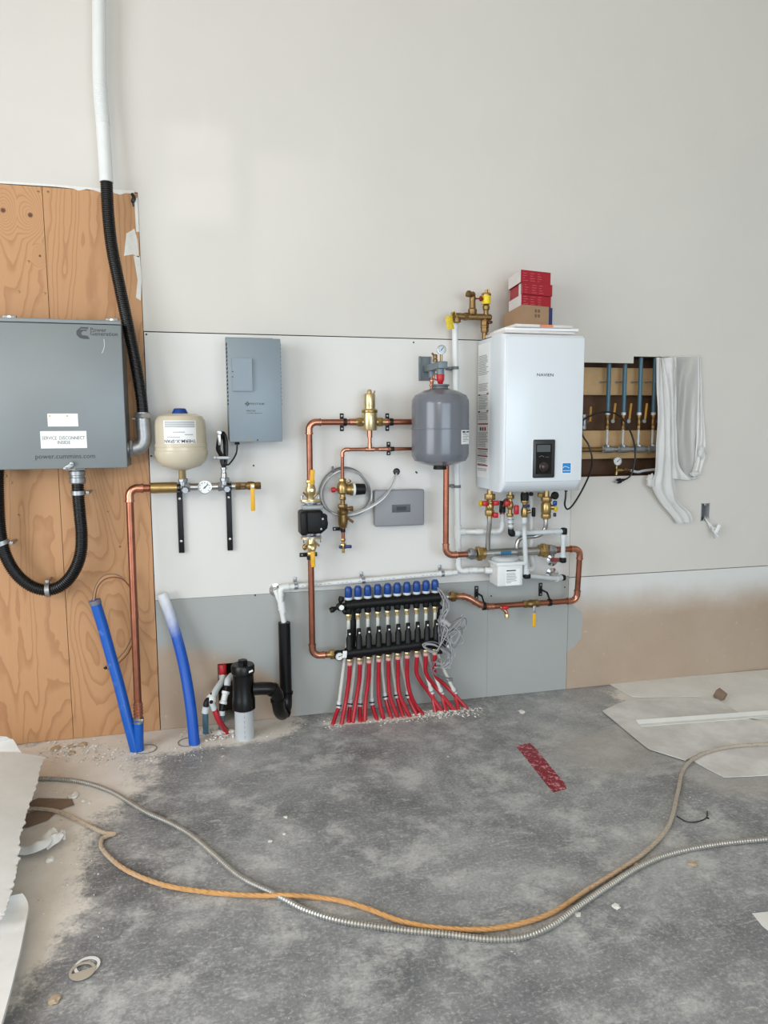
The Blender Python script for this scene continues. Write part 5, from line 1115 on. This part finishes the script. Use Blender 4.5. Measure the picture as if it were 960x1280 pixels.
# end valve with thermometer at the top left
p = W(424.5, 758.5, mo)
MB().cyl(uA + X * .002, p, .013).build('end_nipple', blackp, t); e = MB().lathe([(.014, -.012), (.017, -.01), (.017, .014), (.014, .016)], p, OUT, 16).build('end_valve', blackp, t)
for ang in range(3):
    a = math.radians(90 + ang * 120 - 12); d = V((math.cos(a), 0, math.sin(a))); MB().tube([p, p + d * .022, p + d * .034, p + d * .05], [.008, .009, .015, .012], 10).build('wheel_lobe', blackp, e)
MB().lathe([(.0125, .016), (.0125, .02), (0, .02)], p + X * .006, OUT, 18).build('thermometer_dial', dialw, e)
p = W(423, 818.5, mo); MB().cyl(p - X * .02, lA, .019).build('inlet_valve', blackp, t); MB().ball(p, .024).build('gauge_housing', blackp, t); gauge(t, p + OUT * .026, .022, name='thermometer', ang=1.3, case=blackp)
q = W(431, 818, mo + .03); MB().box(q, (.02, .004, .034), .001, Matrix.Rotation(.08, 3, 'Y')).build('white_tag', paper, t)
p = W(559.5, 806.5, mo); MB().lathe([(.018, -.01), (.022, -.006), (.022, .01), (.016, .014), (0, .014)], p, OUT, 18).build('end_cap', blackp, t); MB().lathe([(.012, .014), (.013, .016), (.012, .026), (0, .027)], p, OUT, 16).build('drain_knob', dialw, t)
MB().cyl(lB, p, .016).build('end_nipple', blackp, t); MB().tube(spline([uB, uB + X * .03, ug - X * .02], 4), .0155, 12).build('return_nipple', steel, t)
words = ['first', 'second', 'third', 'fourth', 'fifth', 'sixth', 'seventh', 'eighth', 'ninth', 'tenth']
RB = [[(436, 850, .095), (432, 878, .11)], [(449, 850, .095), (445, 876, .11)], [(460.5, 850, .095), (457, 875, .11)], [(473, 850, .095), (474, 875, .11)], [(485.5, 848, .095), (488, 872, .11)], [(497.5, 848, .095), (500, 870, .11)], [(509, 846, .095), (513, 868, .1), (521, 884, .1)], [(520.5, 840, .09), (526, 852, .09), (535, 864, .08)], [(532, 838, .09), (536, 848, .085), (546, 861, .075)], [(543, 838, .09), (547, 848, .085), (558, 858, .075)]]
RF = [(427, 905), (441, 903), (456, 901.5), (479, 898), (497, 896.5), (512, 895.5), (529, 893.5), (553, 890.5), (568, 889), (583, 885.5)]
for i in range(10):
    st_ = V((W(BX_[i], 826, mo).x, -mo, lA.lerp(lB, (W(BX_[i], 826, mo).x - lA.x) / (lB.x - lA.x)).z - .05)); e = Fl(*RF[i])
    pts = [st_, st_ - Z * .02] + [W(*p) for p in RB[i]] + [e, e - Z * .03]
    tag(MB().tube(spline(pts, 7), .0105, 10).build('heating_tube', red_pex), words[i] + ' red heating tube from the left under the lower manifold bar', 'tube', 'red heating tubes')
WT = [((430.5, 828), (425, 870), (423.5, 884), (416, 906)), ((444, 828), (439, 868), (437.5, 882), (436, 903)), ((455.5, 828), (451, 868), (450, 882), (450.5, 902)), ((466, 828), (464.5, 866), (465, 880), (471, 900)), ((478, 828), (480.5, 862), (482, 873), (489, 897.5)), ((490.5, 827), (494.5, 860), (496, 871), (504, 896)), ((502, 827), (508.5, 858), (510, 871), (521, 894)), ((526.5, 826), (534, 848), (540, 866), (545, 891)), ((537.5, 828), (545, 848), (552.5, 867), (558, 890)), ((550, 826), (560, 848), (569, 866), (573, 888))]
for i, (a, b, c, e) in enumerate(WT):
    x = AX[i]; z0 = uA.lerp(uB, (W(x, 750, mo).x - uA.x) / (uB.x - uA.x)).z
    t = thing('sleeved_heating_tube', words[i] + ' white sleeved heating tube from the left under the upper manifold bar', 'tube', Fl(*e), 'white sleeved heating tubes')
    top_ = V((W(x, 770, mo).x, -mo, z0 - .07)); cc = W(*c, .085); ee = Fl(*e)
    sl = spline([top_, top_ - Z * .03, W(x - .5, 800, .068), W(*a, .06), W(*b, .075), cc], 7); MB().tube(sl, .0085, 10).build('sleeve', clear_w, t)
    MB().tube(spline([cc.lerp(W(*b, .075), .1), cc, cc.lerp(ee, .5) + V((0, .006, 0)), ee, ee - Z * .03], 6), .0102, 10).build('red_tube', red_pex, t)
    dd = (sl[-1] - sl[-3]).normalized(); MB().lathe([(.0105, -.03), (.0125, -.028), (.0125, .004), (.0105, .006)], cc, dd, 12).build('coupling', pale_pipe, t)
    MB().lathe([(.0128, -.012), (.0142, -.011), (.0142, -.006), (.0128, -.005)], cc, dd, 12).build('crimp_ring', blackm if i < 7 else galv, t)
# actuator wires
random.seed(11); t = thing('actuator_wires', 'tangle of thin grey actuator wires at the right end of the manifold', 'wire', W(556, 850, .06))
for k in range(10):
    j = lambda s: random.uniform(-s, s)
    pts = [(AX[k] + 3, 742 - k * .6, .125 if k < 9 else .11)] if k > 7 else [(547 + j(2), 736 + j(3), .115)]
    pts += [(553 + j(3), 742 + j(3), .12 + j(.02)), (558 + j(4), 758 + j(5), .13 + j(.02)), (553 + j(4), 776 + j(6), .135 + j(.02)), (556 + j(8), 790 + j(6), .14 + j(.03))]
    if k % 3 == 0: pts += [(572 + j(6), 778 + j(6), .14), (580 + j(3), 771 + j(4), .13), (578 + j(3), 784 + j(6), .13), (562 + j(5), 796 + j(5), .13)]
    elif k % 3 == 1: pts += [(566 + j(4), 806 + j(5), .13), (576 + j(4), 797 + j(6), .14), (571 + j(4), 786 + j(4), .14), (556 + j(5), 800 + j(5), .13)]
    else: pts += [(549 + j(3), 812 + j(3), .15), (536 + j(4), 812 + j(4), .15), (530 + j(2), 806 + j(2), .15), (540 + j(4), 804 + j(3), .15), (556 + j(3), 812 + j(4), .14)]
    pts += [(563 + j(6), 820 + j(5), .13), (558 + j(6), 833 + j(4), .12), (548 + j(7), 828 + j(6), .12)]
    if k % 4 == 0: pts += [(540 + j(4), 838, .12), (552 + j(5), 846 + j(4), .11), (566, 850 + j(3), .1)]
    MB().tube(spline([W(*p) for p in pts], 7), .0027, 6).build('wire', cable_grey if k % 4 else cable_dark, t)
MB().tube(spline([W(548, 777, .13), W(554, 776, .14), W(562, 782, .15)], 4), .013, 10).build('wire_bundle', cable_grey, t)

# ------------------------------------------------------------------ inside the cavity
co = -.04; C_ = lambda px, py, o=co: W(px, py, o)
PX = [759.5, 779.3, 798.8, 816.5]; TY = [456.5, 457, 449, 448]
zm = C_(780, 561.5).z; zvv = C_(770, 527).z
for i, px in enumerate(PX):
    x = C_(px, 520).x; zt2 = C_(px, TY[i]).z; zb2 = C_(px, 517).z
    t = thing('blue_supply_tube', words[i] + ' slate-blue tube from the boiler in the open wall cavity', 'pipe', V((x, -co, zb2)), 'slate-blue tubes in the cavity')
    MB().cyl(V((x, -co, zb2)), V((x, -co, (HR[3] if i < 2 else HN[3]) - .001)), .0112).build('tube', blue_pex, t)
    MB().cyl(V((x, -co, zb2 - .008)), V((x, -co, zb2 + .006)), .0125).build('crimp_ring', white_pvc, t)
    for dx in (-.024, .024): MB().lathe([(.006, 0), (.006, .004), (0, .006)], V((x + dx, .09, C_(px, 478, -.08).z)), OUT, 8).build('strap_screw', galv, t)
    MB().tube([V((x - .026, .088, C_(px, 478, -.08).z)), V((x - .012, .045, C_(px, 478, -.08).z)), V((x, .028, C_(px, 478, -.08).z)), V((x + .012, .045, C_(px, 478, -.08).z)), V((x + .026, .088, C_(px, 478, -.08).z))], .003, 6).build('strap', galv, t)
    v = thing('zone_valve', words[i] + ' small brass valve from the boiler in the open wall cavity', 'valve', V((x, -co, C_(px, 537).z)), 'small brass valves in the cavity')
    m = MB(); valve_body(m, V((x, -co, zb2 - .004)), V((x, -co, C_(px, 537).z)), .0105); m.cyl(V((x, -co, zvv + .006)), V((x + .008, -co - .02, zvv + .0)), .006, 8); m.build('body', brass_old, v)
    h0 = V((x + .02, -co - .026, zvv + .012)); MB().lathe([(.011, 0), (.011, .006), (0, .007)], V((x + .016, -co - .022, zvv + .002)), OUT, 10).build('pivot', galv, v)
    lever(v, h0, h0 + V((.008, 0, .085)), .013, mk('shaded_yellow_handle', (176, 128, 40), .45) if i == 0 else bpy.data.materials['shaded_yellow_handle'], .006)  # yellow browned in its colour for the shade of the cavity
    p_ = thing('riser_nipple', words[i] + ' pale riser pipe from the boiler above the cavity manifold', 'pipe', V((x, -co, zm)), 'pale risers in the cavity'); MB().cyl(V((x, -co, C_(px, 536).z)), V((x, -co, zm + .012)), .0068).build('pipe', pale_pipe, p_); MB().cyl(V((x, -co, zm + .012)), V((x, -co, zm + .03)), .0095).build('collar', galv, p_)
t = thing('cavity_manifold', 'grey metal manifold lying across the open wall cavity', 'manifold', V((C_(780, 561).x, -co, zm)))
for i, px in enumerate(PX):
    c = V((C_(px, 561).x, -co, zm)); m = MB().cyl(c - X * .026, c + X * .026, .0185); hexnut(m, c - X * .03, X, .019, .016); m.cyl(c, c + Z * .024, .014); m.build('tee', galv, t)
MB().cyl(V((C_(752, 561).x, -co, zm)), V((HR[1] - .002, -co, zm)), .0125).build('pipe', galv, t)
MB().cyl(V((HR[0] + .002, -co, zm)), V((C_(752, 561).x, -co, zm)), .0125).build('copper_inlet', brass_old, t)
t = thing('cavity_gauge', 'round pressure gauge on a brass tee low in the wall cavity', 'pressure gauge', C_(771, 590)); gc = C_(772, 576.5, co + .01); gauge(t, gc, .0245, name='gauge_head', ang=.9)
zt3 = C_(771, 588).z; m = MB().cyl(gc + Y * .008 - Z * .02, V((gc.x, -co, zt3)), .006, 10); m.cyl(V((gc.x - .008, -co, zt3)), V((gc.x + .03, -co, zt3)), .011); m.cyl(V((gc.x, -co, zt3)), V((gc.x, -co, zt3 - .024)), .01); m.build('brass_tee', brass, t)
m = MB().cyl(V((gc.x + .03, -co, zt3)), V((gc.x + .085, -co, zt3)), .0085); hexnut(m, V((gc.x + .055, -co, zt3)), X, .013, .02); m.build('fitting', brass_old, t); MB().tube(spline([V((gc.x + .08, -co, zt3)), C_(797, 590), C_(808, 588), V((HR[1] - .004, -co, zt3 + .01))], 4), .0075, 10).build('grey_pipe', pale_pipe, t)
v = thing('zone_valve', 'small valve with a tall yellow lever beside the boiler edge in the cavity', 'valve', C_(732, 532)); x = C_(733, 520).x + .004; h0 = V((x + .004, -co - .026, C_(733, 527).z))
lever(v, h0, h0 + V((.002, 0, .078)), .013, bpy.data.materials['shaded_yellow_handle'], .006); m = MB(); valve_body(m, V((x - .016, -co, C_(733, 518).z)), V((x - .016, -co, C_(733, 537).z)), .0105); m.cyl(V((x - .016, -co, zvv)), V((x, -co - .02, zvv)), .006, 8); m.build('body', galv, v)
# boiler power cord with its plug
t = thing('power_cord', 'black power cord looping from the boiler to a plug by the cavity', 'power cord', W(777, 602, .03)); gx0 = W(707.5, 614, .2)
cord = spline([V((gx0.x, -.2, zbo + .01)), W(707, 621, .2), W(706, 631, .19), W(709.5, 636.5, .17), (W(717, 630, .14)), W(729, 610, .1), W(738.5, 588, .06), W(740, 572, .04), W(735.5, 556, .03), W(728, 543, .03), W(728, 527, .03), W(738, 520, .03), W(750, 515.8, .035), W(762, 515.3, .04), W(773, 519, .045), W(783, 530, .045), W(790.5, 546, .045), W(794, 563, .045), W(793, 580, .045), W(789, 593, .04), W(784, 598, .035), W(779, 600, .033)], 8)
MB().tube(cord, .0046, 10).build('cord', blackr, t); pe = W(776.5, 600.5, .033); dd = (pe - cord[-4]).normalized()
m = MB().tube([pe - dd * .016, pe - dd * .002, pe + dd * .004, pe + dd * .022], [.0065, .0085, .0135, .014], 12); m.build('plug', blackp, t)
for s in (-.005, .005): MB().box(pe + dd * .03 + V((0, s, .0)), (.018, .0015, .006)).build('prong', galv, t)
MB().cyl(V((gx0.x, -.2, zbo + .006)), V((gx0.x, -.2, zbo - .016)), .0075, 10).build('strain_relief', blackp, t)

# ------------------------------------------------------------------ plastic film over the cavity
from mathutils import noise as mn
def nz3(p, s=1.0): return mn.noise(V(p) * s)
t = thing('plastic_sheet', 'crumpled translucent plastic sheet taped over the right side of the wall cavity', 'plastic sheet', W(845, 600))
TLc, TRc, BRc, BLc = (822, 447), (874, 445), (870, 598), (822, 597)
def filmA(u, v):
    px = TLc[0] + (TRc[0] - TLc[0]) * u; pr = BLc[0] + (BRc[0] - BLc[0]) * u; x = px + (pr - px) * v; y = (TLc[1] + (TRc[1] - TLc[1]) * u) * (1 - v) + (BLc[1] + (BRc[1] - BLc[1]) * u) * v
    edge = min(1, 8 * u, 8 * (1 - u) * 1.0, 8 * v, 8 * (1 - v)); fold = .011 * math.sin(u * 17 + 2.2 * math.sin(v * 3) + v * 1.5) + .008 * nz3((u * 5, v * 2.5, 1)) * 2
    if u > .86: x += 2.2 * nz3((v * 9, 3, u * 2)) * (u - .86) / .14
    return W(x, y + (2.5 * nz3((u * 6, 9, 0)) if v > .97 else 0), .008 + (.018 + fold) * max(edge, .15))
MB().sheet(filmA, 44, 60, .0012).build('film', film_thin, t, 70)
def strip(pts, name, n=40, amp=.012, fr=4.0, seed=0):      # hanging folded strip given left/right edge points down its length
    L = spline([W(*a) for a, b in pts], 6); R_ = spline([W(*b) for a, b in pts], 6); K = len(L) - 1
    def fn(u, v):
        i = min(K - 1, int(v * K)); f = v * K - i; a = L[i].lerp(L[i + 1], f); b = R_[i].lerp(R_[i + 1], f)
        return a.lerp(b, u) + OUT * (amp * math.sin(u * fr * math.pi + v * 3 + seed) + amp * 1.2 * nz3((u * 3, v * 6, seed)))
    return MB().sheet(fn, 16, n, .0012).build(name, film, t, 70)
strip([((820.5, 447, .03), (829, 448, .03)), ((820.5, 480, .05), (834, 478, .045)), ((820.5, 520, .06), (839, 520, .05)), ((819, 560, .065), (840, 560, .055)), ((817, 592, .06), (842, 588, .05)), ((813, 606, .055), (845, 612, .045)), ((824, 626, .045), (850, 628, .04)), ((838, 644, .035), (862, 640, .03)), ((846, 655, .03), (866, 652, .025))], 'hanging_fold', 60, .009, 5)
strip([((826, 448, .04), (846, 446, .03)), ((832, 480, .045), (846, 480, .03)), ((838, 530, .05), (845, 530, .03)), ((838, 575, .05), (848, 580, .03)), ((839, 598, .045), (862, 600, .03))], 'hanging_fold', 40, .007, 3, 2)
def wad(c, r, seed, name='crumpled_edge', sc=(1, .5, 1.3)):
    m = MB(); m.ball((0, 0, 0), 1, (1, 1, 1), 3)
    for v_ in m.bm.verts:
        d = v_.co.normalized(); k = .62 + .55 * abs(nz3(d * 2.2 + V((seed, 0, 0)))) + .25 * nz3(d * 5 + V((0, seed, 0))); v_.co = V(c) + V((d.x * sc[0], d.y * sc[1], d.z * sc[2])) * r * k
    return m.build(name, film, t, 70)
wad(W(814, 601, .05), .034, 1); wad(W(877, 565, .02), .03, 2, sc=(1, .5, 1.4)); wad(W(869, 592, .02), .03, 3, sc=(1.4, .5, .7))
strip([((871.5, 445, .006), (876, 446, .006)), ((872, 480, .008), (877, 478, .006)), ((871, 515, .01), (879, 512, .008)), ((870, 545, .018), (881, 548, .012)), ((868, 575, .02), (880, 570, .014)), ((862, 594, .02), (874, 596, .012))], 'taped_edge', 60, .007, 4, 5)
for k in range(5): wad(W(836 + k * 8, 597.5 + (k % 2), .012), .012, 30 + k, 'taped_edge', (2.6, .5, .7))
for k in range(5): wad(W(830 + k * 10, 445.5, .008), .008, 40 + k, 'taped_edge', (4.5, .5, .6))

# ------------------------------------------------------------------ on the floor
def floorline(pts, z): return spline([Fl(*p[:2], z + (p[2] if len(p) > 2 else 0)) for p in pts], 10)
bxp = [(15, 973), (45, 973), (75, 974), (105, 978), (140, 990), (180, 1014), (215, 1030), (240, 1045), (265, 1066), (300, 1096), (340, 1116, .004), (357, 1125, .004), (385, 1139), (430, 1152), (500, 1162), (560, 1168), (612, 1174), (655, 1171), (690, 1157), (722, 1134), (760, 1108), (800, 1083), (840, 1067), (900, 1055), (970, 1048), (1010, 1044)]
q = resample(floorline(bxp, .0092), .0024)
tag(MB().tube(q, [.0094 - (.0026 if i % 4 == 0 else 0) for i in range(len(q))], 9).build('armoured_cable', alu), 'silver ribbed armoured cable lying in a long curve across the floor', 'cable')
rp = [(15, 1012), (45, 1011), (75, 1015), (105, 1029), (130, 1041), (143, 1042), (134, 1045), (127, 1050), (129, 1063), (155, 1086), (200, 1105), (250, 1114), (300, 1118.5), (330, 1119.5), (352, 1119, .011), (366, 1119.5, .011), (390, 1121), (425, 1126), (460, 1136), (500, 1151), (545, 1159.5), (600, 1162), (645, 1156), (690, 1141), (730, 1115), (770, 1090), (808, 1064), (836, 1032), (847, 992), (853, 965), (866, 949, .004), (888, 939, .004), (920, 932.5, .004), (970, 930, .004), (1000, 929, .004)]
q = resample(floorline(rp, .0088), .006)
m = MB()
for s in range(3):     # three twisted strands
    pts = []; T = None
    for i, p in enumerate(q):
        tg_ = (q[min(len(q) - 1, i + 1)] - q[max(0, i - 1)]).normalized(); sd = V((-tg_.y, tg_.x, 0)).normalized(); a = i * .52 + s * 2 * math.pi / 3
        pts.append(p + (sd * math.cos(a) + Z * math.sin(a)) * .0024)
    m.tube(pts, .0055, 6)
tag(m.build('twisted_cord', rope_mat()), 'orange-tan twisted cord lying in a long curve across the floor', 'cord')
def poly(name, pts, z, th, mat, label, cat, group=None, wob=0):
    P = [Fl(*p, z) for p in pts]; m = MB(); m.prism([(p.x, p.y) for p in P], (0, 0, z), X, Y, th); return tag(m.build(name, mat), label, cat, group)
poly('red_tape', [(645, 932.5), (662, 929), (668, 934), (707, 981), (708, 986), (692, 990.5), (686, 984)], .0006, .0012, tape_mat(), 'strip of red printed tape stuck on the concrete floor', 'tape')
poly('floor_paper', [(762, 855.5), (860, 846), (985, 835), (985, 900), (935, 898), (897, 876), (870, 871), (800, 872), (790, 871)], .002, .003, paper_w, 'white paper sheet along the foot of the tan wall', 'paper sheet')
poly('floor_paper', [(753, 889), (775, 879), (792, 873.5), (850, 872), (897, 874), (935, 899), (985, 912), (985, 925), (905, 934), (876, 941), (857, 951), (812, 937), (800, 928)], .0055, .003, paper_g, 'greyish paper sheet lying under the white corner strip', 'paper sheet')
poly('floor_paper', [(862, 949), (880, 941), (930, 931), (985, 926), (985, 968), (935, 971), (905, 972), (885, 962)], .002, .003, paper_g, 'grey paper sheet under the end of the tan cord', 'paper sheet')
poly('floor_paper', [(940, 1142), (960, 1140), (990, 1139), (990, 1190), (975, 1175), (953, 1158)], .0008, .0012, paper_w, 'corner of a white sheet at the right edge of the floor', 'paper sheet')
a, b = Fl(798, 905.5, .009), Fl(990, 891.5, .009); d = (b - a).normalized(); n_ = V((-d.y, d.x, 0))
m = MB()
for s in (-1, 1): m.faces([a, b, b + n_ * s * .026 + Z * (.01 if s > 0 else 0), a + n_ * s * .026 + Z * (.01 if s > 0 else 0), a + Z * .002, b + Z * .002, b + n_ * s * .026 + Z * (.012 if s > 0 else .002), a + n_ * s * .026 + Z * (.012 if s > 0 else .002)], [(0, 1, 2, 3), (7, 6, 5, 4), (0, 4, 5, 1), (2, 6, 7, 3), (1, 5, 6, 2), (0, 3, 7, 4)])
tag(m.build('corner_strip', paper_w), 'long white drywall corner strip lying on the floor papers', 'corner strip')
p = Fl(900, 873, .01); tag(MB().box(p + Z * .018, (.035, .05, .05), .004, Matrix.Rotation(.5, 3, 'X') @ Matrix.Rotation(.4, 3, 'Z')).build('cardboard_scrap', brown_p), 'brown cardboard scrap standing on the floor papers', 'scrap')
# torn boards at the left
RE = [(24, 944), (40, 944), (55, 945)]
ed = [Fl(*p) for p in ((56, 946, .11), (50, 962, .115), (45, 985, .12), (36, 1008, .12), (30, 1030, .12), (25, 1045, .12), (24, 1066, .115), (20, 1090, .11), (13, 1118, .1), (6, 1140, .09), (0, 1150, .085))]
es_ = spline(ed, 6)
def flap(u, v):
    k = v * (len(es_) - 1); i = min(len(es_) - 2, int(k)); p = es_[i].lerp(es_[i + 1], k - i)
    rag = (.008 * nz3((v * 55, 0, 0)) + .005 * nz3((v * 130, 2, 0))) * (1 - min(1, u * 30)); s = u * .62
    return p + V((-s + rag, s * .12, .07 * math.sin(u * 2.4) - .12 * u * u + .006 * nz3((u * 2, v * 2.5, 4))))
tag(MB().sheet(flap, 60, 110, .006).build('torn_board', board_w), 'bent white drywall sheet with a torn edge raised off the floor', 'drywall scrap')
cl = [Fl(*p) for p in ((33, 947, .1), (24, 938, .13), (16, 925, .16), (8, 922, .175), (-12, 921, .18))]; cs = spline(cl, 6)
def curl(u, v):
    k = v * (len(cs) - 1); i = min(len(cs) - 2, int(k)); p = cs[i].lerp(cs[i + 1], k - i)
    return p + V((-.25 * u, -.06 * u - .02 * math.sin(3 * u), -.09 * u + .03 * math.sin(u * 3)))
tag(MB().sheet(curl, 12, 24, .005).build('torn_board', board_w), 'curled drywall flap behind the torn sheet by the plywood', 'drywall scrap')
lw = [Fl(*p) for p in ((38, 1124, .05), (33, 1148, .05), (28, 1175, .05), (20, 1210, .05), (10, 1250, .05), (-4, 1300, .05))]; ls = spline(lw, 6)
def lowb(u, v):
    k = v * (len(ls) - 1); i = min(len(ls) - 2, int(k)); p = ls[i].lerp(ls[i + 1], k - i)
    c = max(0, .12 - v) / .12; return p + V((-.55 * u - .02 * c * c, .03 * u - .02 * c * u, -.02 * u + .002 * nz3((v * 9, u * 2, 0)) * (1 - u) + .022 * c * c * (1 - u)))
bo = tag(MB().sheet(lowb, 10, 50, .0125).build('torn_board', board_w), 'flat drywall offcut in the lower left corner of the floor', 'drywall scrap')
poly('brown_paper_scrap', [(30, 1005), (48, 998), (90, 999), (93, 1006), (75, 1012), (50, 1012)], .003, .0016, brown_p, 'brown torn paper lying above the cord end at the left', 'paper scrap', 'brown paper scraps')
poly('brown_paper_scrap', [(24, 1020), (45, 1014), (72, 1014), (60, 1025), (35, 1034), (22, 1036)], .003, .0016, brown_p, 'brown torn paper lying below the cord end at the left', 'paper scrap', 'brown paper scraps')
def ribbon(name, pts, w, mat, label, z=.02):
    c = spline([Fl(a, b, z_) for a, b, z_ in pts], 8)
    def fn(u, v):
        i = min(len(c) - 2, int(v * (len(c) - 1))); p = c[i].lerp(c[i + 1], v * (len(c) - 1) - i); d = (c[i + 1] - c[i]).normalized(); s = V((-d.y, d.x, 0)).normalized()
        return p + s * w * (u - .5) + Z * (.014 * math.sin(u * math.pi) + .012 * nz3((u * 2, v * 4, 1)))
    return tag(MB().sheet(fn, 6, 30, .003).build(name, mat), label, 'paper scrap')
ribbon('curled_paper_strip', [(20, 1063, .02), (38, 1063, .016), (52, 1057, .03), (60, 1046, .035), (70, 1042, .03)], .05, board_w, 'curled white paper strip poking out under the torn sheet')
ribbon('curled_paper_strip', [(56, 1060, .015), (66, 1052, .025), (76, 1044, .03), (82, 1046, .02)], .04, board_w, 'crumpled white paper beside the curled strip on the left')
# punched ring scrap near the bottom
c1, c2 = Fl(109, 1208), Fl(103, 1216)
t = thing('ring_scrap', 'small punched ring scraps overlapping on the floor at the lower left', 'scrap', c2)
MB().lathe([(.0255, .001), (.033, .001), (.033, .004), (.0255, .004), (.0255, .001)], c1, Z, 26).build('ring', paper_w, t)
m = MB().lathe([(.026, .0045), (.033, .0045), (.033, .0065), (.026, .0065), (.026, .0045)], c2, Z, 26)
m.prism([(math.cos(math.radians(a)) * .0285, math.sin(math.radians(a)) * .0285) for a in range(195, 390, 13)], c2 + Z * .0048, X, Y, .0015); m.build('ring', mk('tan_ring', (176, 166, 152), .6), t)
def chip(px, py, r, mat, label, seed, flat=.4, cat='chip'):
    c = Fl(px, py); m = MB(); m.ball((0, 0, 0), 1, (1, 1, 1), 2)
    for v_ in m.bm.verts:
        d = v_.co.normalized(); k = .75 + .5 * nz3(d * 1.6 + V((seed * 3.1, 0, 0))); v_.co = V((d.x, d.y * 1.1, max(d.z, -.35) * flat)) * r * k
    lo_z = min(v_.co.z for v_ in m.bm.verts)
    for v_ in m.bm.verts: v_.co += c - Z * lo_z
    return tag(m.build('debris_chip', mat, None, 20), label, cat, 'loose floor debris')
for i, (px, py, r, mt, l) in enumerate((
    (652, 890, .024, chip_w, 'white chip on the floor in front of the manifold tubes'), (770, 1133, .017, chip_w, 'white chip below the fork of the two floor cables'), (722, 1143, .014, chip_w, 'white chip right against the silver cable bend'),
    (866, 1081, .019, chip_t, 'tan crumpled scrap above the silver cable at the right'), (796, 1081, .012, chip_t, 'pale scrap between the cord and the cable at the right'), (68, 1251, .02, chip_t, 'tan scrap near the bottom left corner'),
    (357, 1022, .01, chip_w, 'thin white flake in the middle of the floor'), (355, 1043, .008, chip_w, 'smaller white flake below the thin flake mid-floor'), (338, 1052, .009, chip_w, 'white flake nearest the silver cable mid-floor'),
    (92, 996, .026, chip_w, 'white curled chip by the brown paper on the left'), (104, 1002, .014, chip_w, 'small white chip next to the curled chip on the left'), (112, 1004, .01, chip_w, 'smallest white chip in the left trio'),
    (70, 936, .03, chip_t, 'flat tan shard at the foot of the plywood'), (88, 934, .02, chip_t, 'tan lump beside the flat shard at the plywood'), (104, 931, .024, chip_t, 'tan chunk under the plywood joint'), (116, 934, .02, chip_w, 'white chunk left of the leaning blue pipe'),
    (90, 942, .02, chip_t, 'tan sliver in front of the plywood rubble'), (63, 1075, .02, chip_w, 'white lump below the curled paper strip'), (258, 913, .03, chip_w, 'white plaster lump at the grey-blue tube foot'), (274, 917, .034, chip_w, 'white plaster mound under the red tube'),
    (290, 915, .026, chip_w, 'white plaster lump left of the grey floor pipe'), (560, 1006 - 60, .006, chip_w, 'tiny white fleck in front of the manifold'), (885, 1023, .006, blackr, 'tiny dark bit right of the tan cord'))):
    chip(px, py, r, mt, l, i + 1, .45 if i not in (0, 1, 2, 12) else .25)
tag(MB().tube(spline([Fl(846, 1020, .003), Fl(858, 1027, .003), Fl(872, 1027, .003), Fl(883, 1022, .003), Fl(884, 1014, .003)], 6), .002, 6).build('bent_wire', blackr), 'thin dark bent wire beside the tan cord on the right', 'wire')
# crumbs too many to count
def crumbs(name, regions, label, mat, seed):
    random.seed(seed); m = MB()
    for (px, py, sx, sy, n, r0, r1) in regions:
        for k in range(n):
            a, b = random.gauss(px, sx), random.gauss(py, sy); p = Fl(a, b)
            if p.y > -.012 or b > 1275: continue
            r = random.uniform(r0, r1); vs = [p + V((random.uniform(-1, 1) * r, random.uniform(-1, 1) * r, random.uniform(0, .9) * r)) for _ in range(4)] + [p + V((0, 0, r * random.uniform(.4, 1)))]
            m.faces(vs, [(0, 1, 4), (1, 2, 4), (2, 3, 4), (3, 0, 4), (3, 2, 1, 0)])
    return tag(m.build(name, mat), label, 'crumbs', None, 'stuff')
crumbs('gypsum_crumbs', [(135, 945, 40, 8, 260, .002, .008), (90, 938, 25, 7, 160, .003, .012), (200, 940, 40, 8, 160, .002, .006), (272, 918, 18, 5, 260, .003, .012), (320, 915, 25, 5, 90, .002, .006), (70, 1000, 30, 45, 260, .002, .006), (70, 1110, 25, 40, 200, .0015, .005)], 'pale gypsum crumbs strewn along the left wall foot', chip_w, 21)
crumbs('plaster_crumbs', [(470, 901, 30, 2.6, 420, .002, .008), (545, 892.5, 22, 2.4, 420, .003, .013), (575, 888, 10, 2.2, 120, .003, .012), (420, 907, 8, 2.5, 60, .002, .007)], 'white plaster crumbs around the manifold tubes at the floor', chip_w, 22)
crumbs('floor_specks', [(480, 1060, 240, 110, 260, .001, .0032), (700, 1120, 160, 70, 140, .001, .003), (880, 1000, 60, 25, 90, .001, .004), (840, 862, 60, 8, 60, .001, .004)], 'tiny pale specks scattered over the concrete floor', chip_w, 23)
